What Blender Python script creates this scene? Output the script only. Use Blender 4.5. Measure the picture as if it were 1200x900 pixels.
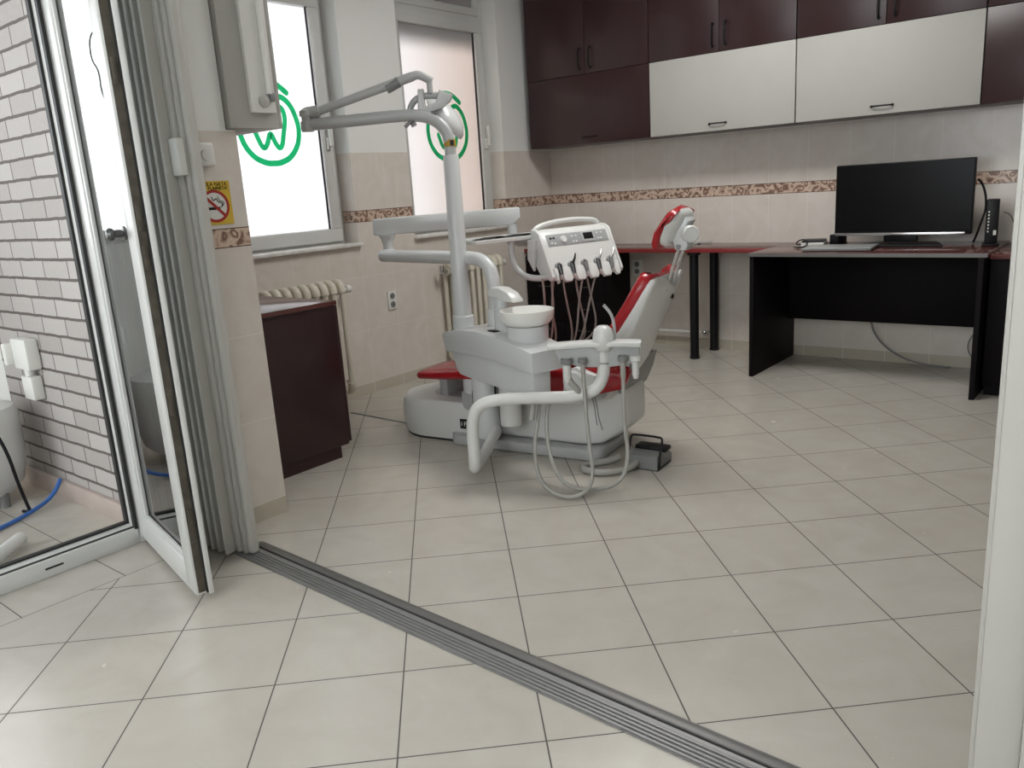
import bpy, bmesh, math, random
from mathutils import Vector, Matrix
random.seed(7)
for o in list(bpy.data.objects): bpy.data.objects.remove(o)
SC = bpy.context.scene; COL = SC.collection
PI = math.pi

# ------------------------------------------------------------------ camera
cam = bpy.data.cameras.new('camera'); cam.sensor_width = 36; cam.lens = 943.12 / 1200 * 36
cam.clip_start = 0.02; cam.clip_end = 100
camo = bpy.data.objects.new('camera', cam); COL.objects.link(camo)
_f = Vector((-0.62000, 0.74770, -0.23680)).normalized()
_r = Vector((0.77830, 0.62500, -0.06240)); _r = (_r - _f * _r.dot(_f)).normalized()
_u = _r.cross(_f)
camo.matrix_world = Matrix(((_r.x, _u.x, -_f.x, 3.705), (_r.y, _u.y, -_f.y, -5.309), (_r.z, _u.z, -_f.z, 1.214), (0, 0, 0, 1)))
SC.camera = camo
# ------------------------------------------------------------------ exposure, sky, lamp, added fill lights
SC.view_settings.view_transform = 'Standard'; SC.view_settings.look = 'None'
SC.view_settings.gamma = 1; SC.view_settings.exposure = 0.28; SC.view_settings.use_curve_mapping = False
SC.cycles.max_bounces = 10; SC.cycles.diffuse_bounces = 5; SC.cycles.transparent_max_bounces = 16
SC.cycles.sample_clamp_indirect = 6; SC.cycles.caustics_reflective = False; SC.cycles.caustics_refractive = False
SC.cycles.use_denoising = True
W = bpy.data.worlds.new('overcast_sky'); SC.world = W; W.use_nodes = True
W.node_tree.nodes['Background'].inputs[0].default_value = (0.93, 0.97, 1.0, 1)
W.node_tree.nodes['Background'].inputs[1].default_value = 4.4
def area(name, loc, rot, sx, sy, power, color):
    l = bpy.data.lights.new(name, 'AREA'); l.shape = 'RECTANGLE'; l.size = sx; l.size_y = sy; l.energy = power; l.color = color
    o = bpy.data.objects.new(name, l); COL.objects.link(o); o.location = loc; o.rotation_euler = rot
    return o
area('ceiling_lamp_treatment_room', (1.85, -1.75, 2.80), (0, 0, 0), 1.2, 0.6, 36, (1.0, 0.985, 0.955))
area('fill_light_front_room', (2.6, -5.2, 2.80), (0, 0, 0), 1.2, 0.6, 11, (1.0, 0.985, 0.955))  # unseen light added at ceiling height to brighten the front room
area('fill_light_behind_camera', (2.7, -7.10, 1.65), (PI / 2, 0, 0), 2.6, 1.5, 5, (0.96, 0.985, 1.0))   # added fill, shines in through a made-up opening behind the camera

# ------------------------------------------------------------------ materials
MATS = {}
def nmat(name):
    m = bpy.data.materials.new(name); m.use_nodes = True
    return m, m.node_tree.nodes, m.node_tree.links, m.node_tree.nodes['Principled BSDF']
def mat(name, col, rough=0.5, metal=0.0, var=0.0, scale=8.0, bump=0.0, bscale=200.0, spec=0.5, coat=0.0):
    """one flat-coloured surface with a little procedural variation in tone and relief"""
    m, N, L, b = nmat(name)
    b.inputs['Base Color'].default_value = (*col, 1); b.inputs['Roughness'].default_value = rough
    b.inputs['Metallic'].default_value = metal; b.inputs['Specular IOR Level'].default_value = spec
    b.inputs['Coat Weight'].default_value = coat
    tc = N.new('ShaderNodeTexCoord')
    nz = N.new('ShaderNodeTexNoise'); nz.inputs['Scale'].default_value = scale; nz.inputs['Detail'].default_value = 4
    L.new(tc.outputs['Object'], nz.inputs['Vector'])
    mx = N.new('ShaderNodeMix'); mx.data_type = 'RGBA'
    v = max(var, 0.03)
    mx.inputs['A'].default_value = (*[c * (1 - v) for c in col], 1); mx.inputs['B'].default_value = (*[min(1, c * (1 + v)) for c in col], 1)
    L.new(nz.outputs['Fac'], mx.inputs['Factor']); L.new(mx.outputs['Result'], b.inputs['Base Color'])
    if bump:
        n2 = N.new('ShaderNodeTexNoise'); n2.inputs['Scale'].default_value = bscale; L.new(tc.outputs['Object'], n2.inputs['Vector'])
        bp = N.new('ShaderNodeBump'); bp.inputs['Strength'].default_value = bump; bp.inputs['Distance'].default_value = 0.002
        L.new(n2.outputs['Fac'], bp.inputs['Height']); L.new(bp.outputs['Normal'], b.inputs['Normal'])
    MATS[name] = m
    return m
def math_(N, L, op, a, b=None, c=None):
    n = N.new('ShaderNodeMath'); n.operation = op
    for i, v in enumerate((a, b, c)):
        if v is None: continue
        if isinstance(v, (int, float)): n.inputs[i].default_value = v
        else: L.new(v, n.inputs[i])
    return n.outputs[0]
def mixc(N, L, fac, a, b):
    n = N.new('ShaderNodeMix'); n.data_type = 'RGBA'
    for s, v in (('Factor', fac), ('A', a), ('B', b)):
        if isinstance(v, (int, float)): n.inputs[s].default_value = v if s == 'Factor' else (v, v, v, 1)
        elif isinstance(v, tuple): n.inputs[s].default_value = (*v, 1)
        else: L.new(v, n.inputs[s])
    return n.outputs['Result']
def noise(N, L, vec, scale, detail=4, dist=0.0, out='Fac'):
    n = N.new('ShaderNodeTexNoise'); n.inputs['Scale'].default_value = scale; n.inputs['Detail'].default_value = detail
    n.inputs['Distortion'].default_value = dist
    if vec is not None: L.new(vec, n.inputs['Vector'])
    return n.outputs[out]
def grid_line(N, L, coord, half):
    """1 on the joint lines at whole numbers of coord"""
    fr = math_(N, L, 'FRACT', coord)
    d = math_(N, L, 'ABSOLUTE', math_(N, L, 'SUBTRACT', fr, 0.5))
    return math_(N, L, 'GREATER_THAN', d, 0.5 - half)

def floor_tile_material():
    m, N, L, b = nmat('stone_floor_tiles')
    g = N.new('ShaderNodeNewGeometry'); pos = g.outputs['Position']
    mp = N.new('ShaderNodeMapping'); mp.inputs['Scale'].default_value = (1 / 0.334,) * 3
    mp.inputs['Rotation'].default_value = (0, 0, -0.765804); mp.inputs['Location'].default_value = (3.599, 11.464, 0)
    L.new(pos, mp.inputs['Vector'])
    sx = N.new('ShaderNodeSeparateXYZ'); L.new(mp.outputs['Vector'], sx.inputs[0])
    w = N.new('ShaderNodeSeparateXYZ'); L.new(pos, w.inputs[0])
    diag = math_(N, L, 'MAXIMUM', grid_line(N, L, sx.outputs[0], 0.0055), grid_line(N, L, sx.outputs[1], 0.0055))
    # straight border course beside the balcony door: x < 1.03 and y < -3.99
    bord = math_(N, L, 'MULTIPLY', math_(N, L, 'LESS_THAN', w.outputs[0], 1.015), math_(N, L, 'LESS_THAN', w.outputs[1], -3.7))
    yl = grid_line(N, L, math_(N, L, 'DIVIDE', math_(N, L, 'ADD', w.outputs[1], 4.215), 0.33), 0.0055)
    edge = math_(N, L, 'LESS_THAN', math_(N, L, 'ABSOLUTE', math_(N, L, 'SUBTRACT', w.outputs[0], 1.015)), 0.0016)
    edge = math_(N, L, 'MULTIPLY', edge, math_(N, L, 'LESS_THAN', w.outputs[1], -3.95))
    joint = mixc(N, L, bord, diag, yl)
    joint = math_(N, L, 'MAXIMUM', joint, edge)
    fx = math_(N, L, 'FLOOR', sx.outputs[0]); fy = math_(N, L, 'FLOOR', sx.outputs[1])
    cb = N.new('ShaderNodeCombineXYZ'); L.new(fx, cb.inputs[0]); L.new(fy, cb.inputs[1])
    wn = N.new('ShaderNodeTexWhiteNoise'); wn.noise_dimensions = '3D'; L.new(cb.outputs[0], wn.inputs['Vector'])
    n1 = noise(N, L, pos, 5.0, 6, 1.2); n2 = noise(N, L, pos, 22.0, 5, 0.6)
    c = mixc(N, L, n1, (0.41, 0.38, 0.335), (0.54, 0.52, 0.48))
    c = mixc(N, L, math_(N, L, 'MULTIPLY', n2, 0.35), c, (0.43, 0.39, 0.325))
    c = mixc(N, L, math_(N, L, 'MULTIPLY', wn.outputs['Value'], 0.12), c, (0.42, 0.375, 0.305))
    c = mixc(N, L, joint, c, (0.075, 0.068, 0.06))
    L.new(c, b.inputs['Base Color'])
    L.new(math_(N, L, 'MULTIPLY_ADD', joint, 0.5, math_(N, L, 'MULTIPLY_ADD', n2, 0.10, 0.20)), b.inputs['Roughness'])
    b.inputs['Specular IOR Level'].default_value = 0.5
    bp = N.new('ShaderNodeBump'); bp.inputs['Strength'].default_value = 0.35; bp.inputs['Distance'].default_value = 0.0015
    h = math_(N, L, 'SUBTRACT', math_(N, L, 'MULTIPLY', noise(N, L, pos, 40, 3), 0.12), joint)
    L.new(h, bp.inputs['Height']); L.new(bp.outputs['Normal'], b.inputs['Normal'])
    return m
def wall_tile_material():
    """paint above 1.475 m, tall beige tiles below it with a relief border at 1.065 to 1.135"""
    m, N, L, b = nmat('tiled_wall_with_border')
    g = N.new('ShaderNodeNewGeometry'); pos = g.outputs['Position']
    p = N.new('ShaderNodeSeparateXYZ'); L.new(pos, p.inputs[0])
    nn = N.new('ShaderNodeSeparateXYZ'); L.new(g.outputs['True Normal'], nn.inputs[0])
    isx = math_(N, L, 'GREATER_THAN', math_(N, L, 'ABSOLUTE', nn.outputs[0]), 0.7)
    uu = mixc(N, L, isx, p.outputs[0], p.outputs[1]); z = p.outputs[2]
    ucol = math_(N, L, 'DIVIDE', math_(N, L, 'SUBTRACT', uu, math_(N, L, 'MULTIPLY', isx, 0.002)), 0.2545)
    ucol = math_(N, L, 'ADD', ucol, math_(N, L, 'SUBTRACT', -0.295, math_(N, L, 'MULTIPLY', isx, -0.23)))
    vline = grid_line(N, L, ucol, 0.006)
    hl = None
    for zz in (0.070, 0.402, 0.735, 1.475):
        k = math_(N, L, 'LESS_THAN', math_(N, L, 'ABSOLUTE', math_(N, L, 'SUBTRACT', z, zz)), 0.0016)
        hl = k if hl is None else math_(N, L, 'MAXIMUM', hl, k)
    inb = math_(N, L, 'MULTIPLY', math_(N, L, 'GREATER_THAN', z, 1.065), math_(N, L, 'LESS_THAN', z, 1.135))
    tiled = math_(N, L, 'LESS_THAN', z, 1.475)
    joint = math_(N, L, 'MAXIMUM', vline, hl)
    n1 = noise(N, L, pos, 6, 6, 1.5); n2 = noise(N, L, pos, 25, 4, 1.0)
    tile = mixc(N, L, n1, (0.58, 0.52, 0.465), (0.73, 0.70, 0.655))
    tile = mixc(N, L, math_(N, L, 'MULTIPLY', n2, 0.25), tile, (0.66, 0.575, 0.51))
    tile = mixc(N, L, math_(N, L, 'LESS_THAN', z, 0.07), tile, (0.50, 0.46, 0.38))
    # relief scroll in the border
    vo = N.new('ShaderNodeTexVoronoi'); vo.feature = 'SMOOTH_F1'; vo.inputs['Scale'].default_value = 26
    wv = N.new('ShaderNodeTexNoise'); wv.inputs['Scale'].default_value = 18; L.new(pos, wv.inputs['Vector'])
    vm = N.new('ShaderNodeVectorMath'); vm.operation = 'MULTIPLY_ADD'; L.new(wv.outputs['Color'], vm.inputs[0])
    vm.inputs[1].default_value = (0.05, 0.05, 0.05); L.new(pos, vm.inputs[2]); L.new(vm.outputs[0], vo.inputs['Vector'])
    ring = math_(N, L, 'SINE', math_(N, L, 'MULTIPLY', vo.outputs['Distance'], 16))
    ring = math_(N, L, 'MULTIPLY_ADD', ring, 0.5, 0.5)
    br = mixc(N, L, ring, (0.19, 0.11, 0.08), (0.62, 0.47, 0.37))
    rim = math_(N, L, 'GREATER_THAN', math_(N, L, 'ABSOLUTE', math_(N, L, 'SUBTRACT', z, 1.10)), 0.0315)
    br = mixc(N, L, rim, br, (0.09, 0.045, 0.035))
    c = mixc(N, L, joint, tile, (0.74, 0.71, 0.66))
    c = mixc(N, L, inb, c, br)
    paint = mixc(N, L, noise(N, L, pos, 2.5, 3), (0.74, 0.745, 0.73), (0.78, 0.785, 0.77))
    c = mixc(N, L, tiled, paint, c)
    L.new(c, b.inputs['Base Color'])
    L.new(mixc(N, L, tiled, 0.75, 0.24), b.inputs['Roughness'])
    bp = N.new('ShaderNodeBump'); bp.inputs['Strength'].default_value = 0.4; bp.inputs['Distance'].default_value = 0.002
    hh = math_(N, L, 'ADD', math_(N, L, 'MULTIPLY', inb, ring), math_(N, L, 'SUBTRACT', tiled, joint))
    L.new(hh, bp.inputs['Height']); L.new(bp.outputs['Normal'], b.inputs['Normal'])
    return m
def brick_material():
    m, N, L, b = nmat('pale_brick_cladding')
    g = N.new('ShaderNodeNewGeometry'); pos = g.outputs['Position']
    p = N.new('ShaderNodeSeparateXYZ'); L.new(pos, p.inputs[0])
    row = math_(N, L, 'DIVIDE', math_(N, L, 'SUBTRACT', p.outputs[2], 0.0445), 0.0775)
    fl = math_(N, L, 'FLOOR', row)
    off = math_(N, L, 'ADD', math_(N, L, 'MULTIPLY', math_(N, L, 'MODULO', fl, 2), 0.5), math_(N, L, 'MULTIPLY', math_(N, L, 'SINE', math_(N, L, 'MULTIPLY', fl, 2.3)), 0.12))
    uc = math_(N, L, 'ADD', math_(N, L, 'DIVIDE', p.outputs[0], 0.222), off)
    wob = math_(N, L, 'MULTIPLY', math_(N, L, 'SUBTRACT', noise(N, L, pos, 14, 3), 0.5), 0.10)
    j = math_(N, L, 'MAXIMUM', grid_line(N, L, math_(N, L, 'ADD', row, wob), 0.075), grid_line(N, L, math_(N, L, 'ADD', uc, math_(N, L, 'MULTIPLY', wob, 0.4)), 0.016))
    cb = N.new('ShaderNodeCombineXYZ'); L.new(math_(N, L, 'FLOOR', uc), cb.inputs[0]); L.new(fl, cb.inputs[1])
    wn = N.new('ShaderNodeTexWhiteNoise'); wn.noise_dimensions = '3D'; L.new(cb.outputs[0], wn.inputs['Vector'])
    c = mixc(N, L, wn.outputs['Value'], (0.31, 0.285, 0.27), (0.40, 0.375, 0.36))
    c = mixc(N, L, math_(N, L, 'MULTIPLY', noise(N, L, pos, 60, 5), 0.4), c, (0.46, 0.44, 0.42))
    c = mixc(N, L, j, c, (0.10, 0.085, 0.075)); L.new(c, b.inputs['Base Color']); b.inputs['Roughness'].default_value = 0.85
    bp = N.new('ShaderNodeBump'); bp.inputs['Strength'].default_value = 0.7; bp.inputs['Distance'].default_value = 0.006
    L.new(math_(N, L, 'SUBTRACT', math_(N, L, 'MULTIPLY', noise(N, L, pos, 70, 4), 0.3), j), bp.inputs['Height']); L.new(bp.outputs['Normal'], b.inputs['Normal'])
    return m
def wood_material(name, a, c2, rough=0.3, spec=0.5):
    m, N, L, b = nmat(name)
    tc = N.new('ShaderNodeTexCoord'); mp = N.new('ShaderNodeMapping'); mp.inputs['Scale'].default_value = (9, 9, 0.8)
    L.new(tc.outputs['Object'], mp.inputs['Vector'])
    n1 = noise(N, L, mp.outputs['Vector'], 6, 6, 0.8)
    L.new(mixc(N, L, n1, a, c2), b.inputs['Base Color']); b.inputs['Roughness'].default_value = rough; b.inputs['Specular IOR Level'].default_value = spec
    bp = N.new('ShaderNodeBump'); bp.inputs['Strength'].default_value = 0.06; bp.inputs['Distance'].default_value = 0.001
    L.new(n1, bp.inputs['Height']); L.new(bp.outputs['Normal'], b.inputs['Normal'])
    return m
def film_material(name, col, tr):
    m, N, L, b = nmat(name); N.remove(b)
    out = N['Material Output']; t = N.new('ShaderNodeBsdfTranslucent'); d = N.new('ShaderNodeBsdfDiffuse'); mx = N.new('ShaderNodeMixShader')
    tc = N.new('ShaderNodeTexCoord'); n1 = noise(N, L, tc.outputs['Object'], 6, 3)
    cc = mixc(N, L, n1, tuple(x * 0.97 for x in col), col)
    L.new(cc, t.inputs['Color']); L.new(cc, d.inputs['Color']); mx.inputs[0].default_value = tr
    L.new(d.outputs[0], mx.inputs[1]); L.new(t.outputs[0], mx.inputs[2]); L.new(mx.outputs[0], out.inputs[0])
    return m
def pane_material(name, refl, tint=(1, 1, 1)):
    m, N, L, b = nmat(name); N.remove(b)
    out = N['Material Output']; t = N.new('ShaderNodeBsdfTransparent'); gl = N.new('ShaderNodeBsdfGlossy'); mx = N.new('ShaderNodeMixShader')
    t.inputs[0].default_value = (*tint, 1); gl.inputs['Roughness'].default_value = 0.0
    fr = N.new('ShaderNodeFresnel'); fr.inputs['IOR'].default_value = 1.5
    L.new(math_(N, L, 'MULTIPLY_ADD', fr.outputs[0], 1.0, refl), mx.inputs[0])
    L.new(t.outputs[0], mx.inputs[1]); L.new(gl.outputs[0], mx.inputs[2]); L.new(mx.outputs[0], out.inputs[0])
    return m
M_FLOOR = floor_tile_material(); M_TILE = wall_tile_material(); M_BRICK = brick_material()
M_DARK = wood_material('mahogany_laminate', (0.021, 0.0065, 0.0075), (0.036, 0.012, 0.013), 0.32)
M_TOPLAM = wood_material('mahogany_worktop', (0.085, 0.028, 0.024), (0.12, 0.042, 0.036), 0.16)
M_REDEDGE = mat('red_edge_band', (0.20, 0.018, 0.018), 0.4)
M_BLACKW = wood_material('black_brown_laminate', (0.0055, 0.0045, 0.005), (0.0075, 0.006, 0.007), 0.55, 0.10)
M_CREAM = mat('cream_lacquer', (0.42, 0.415, 0.39), 0.5, var=0.03, spec=0.3)
M_PVC = mat('white_pvc', (0.58, 0.585, 0.57), 0.34, var=0.03)
M_ACC = mat('ivory_folding_pvc', (0.46, 0.452, 0.422), 0.38, var=0.04)
M_PAINT = mat('white_wall_paint', (0.68, 0.68, 0.66), 0.8, var=0.03, bump=0.15)
M_CEIL = mat('ceiling_paint', (0.78, 0.78, 0.76), 0.9)
M_GASKET = mat('black_gasket', (0.012, 0.012, 0.012), 0.6)
M_LOCK = mat('worn_lock_strip', (0.085, 0.075, 0.06), 0.5, 0.5, var=0.6, scale=30)
M_ALU = mat('brushed_aluminium', (0.25, 0.25, 0.248), 0.42, 0.35, var=0.1, scale=40)
M_DALU = mat('dark_aluminium', (0.16, 0.157, 0.153), 0.45, 0.4, var=0.1)
M_STEEL = mat('polished_steel', (0.62, 0.62, 0.62), 0.18, 1.0)
M_DSTEEL = mat('dark_gunmetal', (0.10, 0.10, 0.10), 0.3, 0.8)
M_BLACK = mat('black_plastic', (0.007, 0.007, 0.008), 0.42, spec=0.25)
M_SCREEN = mat('dark_glass_screen', (0.003, 0.003, 0.004), 0.25, spec=0.15)
M_UNIT = mat('white_enamel', (0.56, 0.575, 0.575), 0.26, var=0.025)
M_UNITW = mat('warm_white_enamel', (0.64, 0.645, 0.63), 0.28, var=0.025)
M_UNITG = mat('light_grey_enamel', (0.42, 0.43, 0.43), 0.32, var=0.03)
M_GREYP = mat('mid_grey_plastic', (0.20, 0.205, 0.205), 0.42)
M_LGREYP = mat('silver_control_foil', (0.33, 0.345, 0.345), 0.35)
M_CERAM = mat('white_ceramic', (0.74, 0.74, 0.71), 0.10)
M_RED = mat('red_upholstery', (0.35, 0.012, 0.018), 0.24, var=0.08, bump=0.06, bscale=350)
M_HOSE = mat('grey_silicone_hose', (0.34, 0.335, 0.31), 0.45)
M_THOSE = mat('pale_tubing', (0.36, 0.335, 0.32), 0.4)
M_RAD = mat('cream_radiator_enamel', (0.66, 0.625, 0.53), 0.3, var=0.04)
M_MARBLE = mat('worn_marble_sill', (0.66, 0.65, 0.62), 0.35, var=0.25, scale=25)
M_BAL = mat('balcony_floor_tile', (0.50, 0.43, 0.36), 0.5, var=0.15, scale=9)
M_SKIRT = mat('pinkish_skirting_tile', (0.40, 0.335, 0.30), 0.5, var=0.15, scale=9)
M_BLUE = mat('blue_cable_jacket', (0.035, 0.13, 0.42), 0.4)
M_YEL = mat('yellow_sign_vinyl', (0.62, 0.42, 0.045), 0.4)
M_WHITE = mat('white_plastic', (0.70, 0.70, 0.67), 0.35)
M_SIGNR = mat('red_sign_ink', (0.36, 0.02, 0.015), 0.5)
M_LABY = mat('amber_warning_label', (0.42, 0.25, 0.02), 0.5)
M_PAPER = mat('white_paper', (0.66, 0.66, 0.63), 0.8)
M_BLOCKER = mat('beige_blocker', (0.66, 0.50, 0.40), 0.9, var=0.1)
M_FILM1 = film_material('frosted_film', (0.96, 0.96, 0.97), 0.88)
M_LOGO = film_material('green_translucent_vinyl', (0.10, 0.64, 0.37), 0.88)
M_GLASS = pane_material('window_glass', 0.0)
M_DGLASS = pane_material('reflective_door_glass', 0.16, (0.80, 0.82, 0.82))

# ------------------------------------------------------------------ mesh helpers
def xf(vs, M):
    for v in vs: v.co = M @ v.co
class MB:
    """collects shapes in one bmesh; build() links them as one mesh object"""
    def __init__(self, M=None): self.b = bmesh.new(); self.M = M or Matrix()
    def _merge(self, t):
        me = bpy.data.meshes.new('tmp'); t.to_mesh(me); t.free(); self.b.from_mesh(me); bpy.data.meshes.remove(me); return self
    def box(self, x0, y0, z0, x1, y1, z1, bev=0.0, M=None, seg=2):
        t = bmesh.new(); bmesh.ops.create_cube(t, size=1)
        c = ((x0 + x1) / 2, (y0 + y1) / 2, (z0 + z1) / 2); s = (abs(x1 - x0), abs(y1 - y0), abs(z1 - z0))
        for v in t.verts: v.co = Vector((c[i] + v.co[i] * s[i] for i in range(3)))
        if bev: bmesh.ops.bevel(t, geom=t.edges[:], offset=min(bev, min(s) * 0.45), segments=seg, affect='EDGES', profile=0.5)
        xf(t.verts, self.M @ (M or Matrix())); return self._merge(t)
    def tube(self, pts, r, n=12, cap=True, smooth=0):
        P = [Vector(p) for p in pts]
        for _ in range(smooth):
            Q = [P[0]]
            for a, b_ in zip(P, P[1:]): Q += [a.lerp(b_, 0.25), a.lerp(b_, 0.75)]
            P = Q + [P[-1]]
        R = r if isinstance(r, (list, tuple)) else [r] * len(P)
        if len(R) != len(P): R = [R[0] + (R[-1] - R[0]) * i / (len(P) - 1) for i in range(len(P))]
        t = bmesh.new(); rings = []; up = None
        for i, p in enumerate(P):
            d = (P[min(i + 1, len(P) - 1)] - P[max(i - 1, 0)]).normalized()
            if up is None: up = d.orthogonal().normalized()
            up = (up - d * up.dot(d)); up = up.normalized() if up.length > 1e-6 else d.orthogonal().normalized()
            s = d.cross(up)
            rings.append([t.verts.new(p + (up * math.cos(2 * PI * k / n) + s * math.sin(2 * PI * k / n)) * R[i]) for k in range(n)])
        for A, B in zip(rings, rings[1:]):
            for k in range(n): t.faces.new((A[k], A[(k + 1) % n], B[(k + 1) % n], B[k]))
        if cap: t.faces.new(rings[0][::-1]); t.faces.new(rings[-1])
        bmesh.ops.recalc_face_normals(t, faces=t.faces[:])
        xf(t.verts, self.M); return self._merge(t)
    def lathe(self, prof, loc=(0, 0, 0), n=32, M=None, a0=0.0, a1=2 * PI):
        """profile of (radius, height) pairs turned about z"""
        t = bmesh.new(); full = abs(a1 - a0 - 2 * PI) < 1e-6; m = n if full else n + 1
        rings = []
        for r, z in prof:
            if r < 1e-6: rings.append([t.verts.new((0, 0, z))]); continue
            rings.append([t.verts.new((r * math.cos(a0 + (a1 - a0) * k / n), r * math.sin(a0 + (a1 - a0) * k / n), z)) for k in range(m)])
        for A, B in zip(rings, rings[1:]):
            for k in range(n):
                k2 = (k + 1) % m
                if len(A) == 1 and len(B) == 1: continue
                if len(A) == 1: t.faces.new((A[0], B[k2], B[k]))
                elif len(B) == 1: t.faces.new((A[k], A[k2], B[0]))
                else: t.faces.new((A[k], A[k2], B[k2], B[k]))
        bmesh.ops.recalc_face_normals(t, faces=t.faces[:])
        xf(t.verts, self.M @ Matrix.Translation(loc) @ (M or Matrix())); return self._merge(t)
    def prism(self, outline, origin, ax, ay, az, d0, d1, bev=0.0, seg=2):
        """outline of (a, b) pairs in the ax/ay plane, pushed from d0 to d1 along az"""
        t = bmesh.new(); o = Vector(origin); ax, ay, az = Vector(ax), Vector(ay), Vector(az)
        A = [t.verts.new(o + ax * a + ay * b_ + az * d0) for a, b_ in outline]
        B = [t.verts.new(o + ax * a + ay * b_ + az * d1) for a, b_ in outline]
        n = len(A); t.faces.new(A[::-1]); t.faces.new(B)
        for k in range(n): t.faces.new((A[k], A[(k + 1) % n], B[(k + 1) % n], B[k]))
        bmesh.ops.recalc_face_normals(t, faces=t.faces[:])
        if bev:
            cap = [e for e in t.edges if (e.verts[0] in A) == (e.verts[1] in A)]
            bmesh.ops.bevel(t, geom=cap, offset=bev, segments=seg, affect='EDGES', profile=0.5, clamp_overlap=True)
        xf(t.verts, self.M); return self._merge(t)
    def ribbon(self, pts, hw, origin, ax, ay, az, d0, d1, n_cap=6):
        """flat stroke of half width hw with round ends along a 2D polyline"""
        P = [Vector((p[0], p[1], 0)) for p in pts]; Lf, Rt = [], []
        for i, p in enumerate(P):
            d = (P[min(i + 1, len(P) - 1)] - P[max(i - 1, 0)]).normalized(); nn = Vector((-d.y, d.x, 0))
            Lf.append(p + nn * hw); Rt.append(p - nn * hw)
        d = (P[-1] - P[-2]).normalized(); nn = Vector((-d.y, d.x, 0))
        e1 = [P[-1] + nn * hw * math.cos(a) + d * hw * math.sin(a) for a in [PI * (k + 1) / (n_cap + 1) for k in range(n_cap)]]
        d = (P[0] - P[1]).normalized(); nn = Vector((-d.y, d.x, 0))
        e0 = [P[0] + nn * hw * math.cos(a) + d * hw * math.sin(a) for a in [PI * (k + 1) / (n_cap + 1) for k in range(n_cap)]]
        t = bmesh.new(); o = Vector(origin); ax, ay, az = Vector(ax), Vector(ay), Vector(az)
        def mk(q, dd): return t.verts.new(o + ax * q.x + ay * q.y + az * dd)
        for dd in (d0, d1):
            lv = [mk(q, dd) for q in Lf]; rv = [mk(q, dd) for q in Rt]
            for i in range(len(lv) - 1): t.faces.new((lv[i], lv[i + 1], rv[i + 1], rv[i]))
            t.faces.new([lv[-1]] + [mk(q, dd) for q in e1] + [rv[-1]]); t.faces.new([rv[0]] + [mk(q, dd) for q in e0] + [lv[0]])
        bmesh.ops.recalc_face_normals(t, faces=t.faces[:])
        xf(t.verts, self.M); return self._merge(t)
    def loft(self, rings, cap=True):
        t = bmesh.new(); V = [[t.verts.new(p) for p in r] for r in rings]; n = len(V[0])
        for A, B in zip(V, V[1:]):
            for k in range(n): t.faces.new((A[k], A[(k + 1) % n], B[(k + 1) % n], B[k]))
        if cap: t.faces.new(V[0][::-1]); t.faces.new(V[-1])
        bmesh.ops.recalc_face_normals(t, faces=t.faces[:])
        xf(t.verts, self.M); return self._merge(t)
    def build(self, name, m, parent=None, angle=38, sub=0):
        me = bpy.data.meshes.new(name); self.b.to_mesh(me); self.b.free()
        me.materials.append(m)
        me.polygons.foreach_set('use_smooth', [True] * len(me.polygons)); me.set_sharp_from_angle(angle=math.radians(angle))
        o = bpy.data.objects.new(name, me); COL.objects.link(o)
        if parent is not None:
            o.parent = parent; o.matrix_parent_inverse = Matrix.Translation(-parent_loc(parent))
        if sub:
            s = o.modifiers.new('smooth', 'SUBSURF'); s.levels = s.render_levels = sub
        return o
def parent_loc(p):
    v = Vector(p.location)
    q = p.parent
    while q is not None: q = q.parent
    return v
def thing(name, label, cat, loc=(0, 0, 0), group=None, kind=None):
    o = bpy.data.objects.new(name, None); COL.objects.link(o); o.location = loc; o.empty_display_size = 0.1
    if kind: o['kind'] = kind
    if label: o['label'] = label; o['category'] = cat
    if group: o['group'] = group
    return o
def tag(o, label, cat, group=None):
    o['label'] = label; o['category'] = cat
    if group: o['group'] = group
    return o
def struct(o): o['kind'] = 'structure'; return o
def lab(o, s): o['label'] = s; return o
def frame_boxes(mb, axis, at0, at1, a0, a1, z0, z1, wd, bev=0.004):
    """rectangular frame in the (a, z) plane; axis 'x' = thickness along x, a along y"""
    def bx(p0, q0, p1, q1):
        if axis == 'x': mb.box(at0, p0, q0, at1, p1, q1, bev)
        else: mb.box(p0, at0, q0, p1, at1, q1, bev)
    bx(a0, z0, a1, z0 + wd); bx(a0, z1 - wd, a1, z1); bx(a0, z0 + wd, a0 + wd, z1 - wd); bx(a1 - wd, z0 + wd, a1, z1 - wd)

# ------------------------------------------------------------------ the room
CEIL = 2.85; XW = -0.16
struct(MB().box(-0.16, -6.9, -0.06, 4.6, 0.0, 0.0).build('floor', M_FLOOR))
struct(MB().box(-0.52, -6.9, CEIL, 4.6, 0.3, CEIL + 0.1).build('ceiling', M_CEIL))
W1 = (-2.90, -2.02); W2 = (-1.545, -0.575); WZ = (0.93, 2.72); DEP = 0.38
w = MB()                                                     # window wall, left of the back corner
for y0, y1 in ((-3.55, W1[0]), (W1[1], W2[0]), (W2[1], 0.0)): w.box(XW - DEP, y0, -0.06, XW, y1, CEIL)
for y0, y1 in (W1, W2):
    w.box(XW - DEP, y0, -0.06, XW, y1, WZ[0]); w.box(XW - DEP, y0, WZ[1], XW, y1, CEIL)
struct(w.build('wall_left', M_TILE))
struct(MB().box(-0.46, 0.0, -0.06, 4.6, 0.2, CEIL).build('wall_back', M_TILE))
struct(MB().box(4.6, -6.9, -0.06, 4.75, 0.2, CEIL).build('wall_right', M_PAINT))
struct(MB().box(-0.46, -3.93, -0.06, 1.03, -3.553, 1.4775).box(-0.46, -3.93, 1.4775, 1.03, -3.593, CEIL).build('wall_partition', M_TILE))
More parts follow.
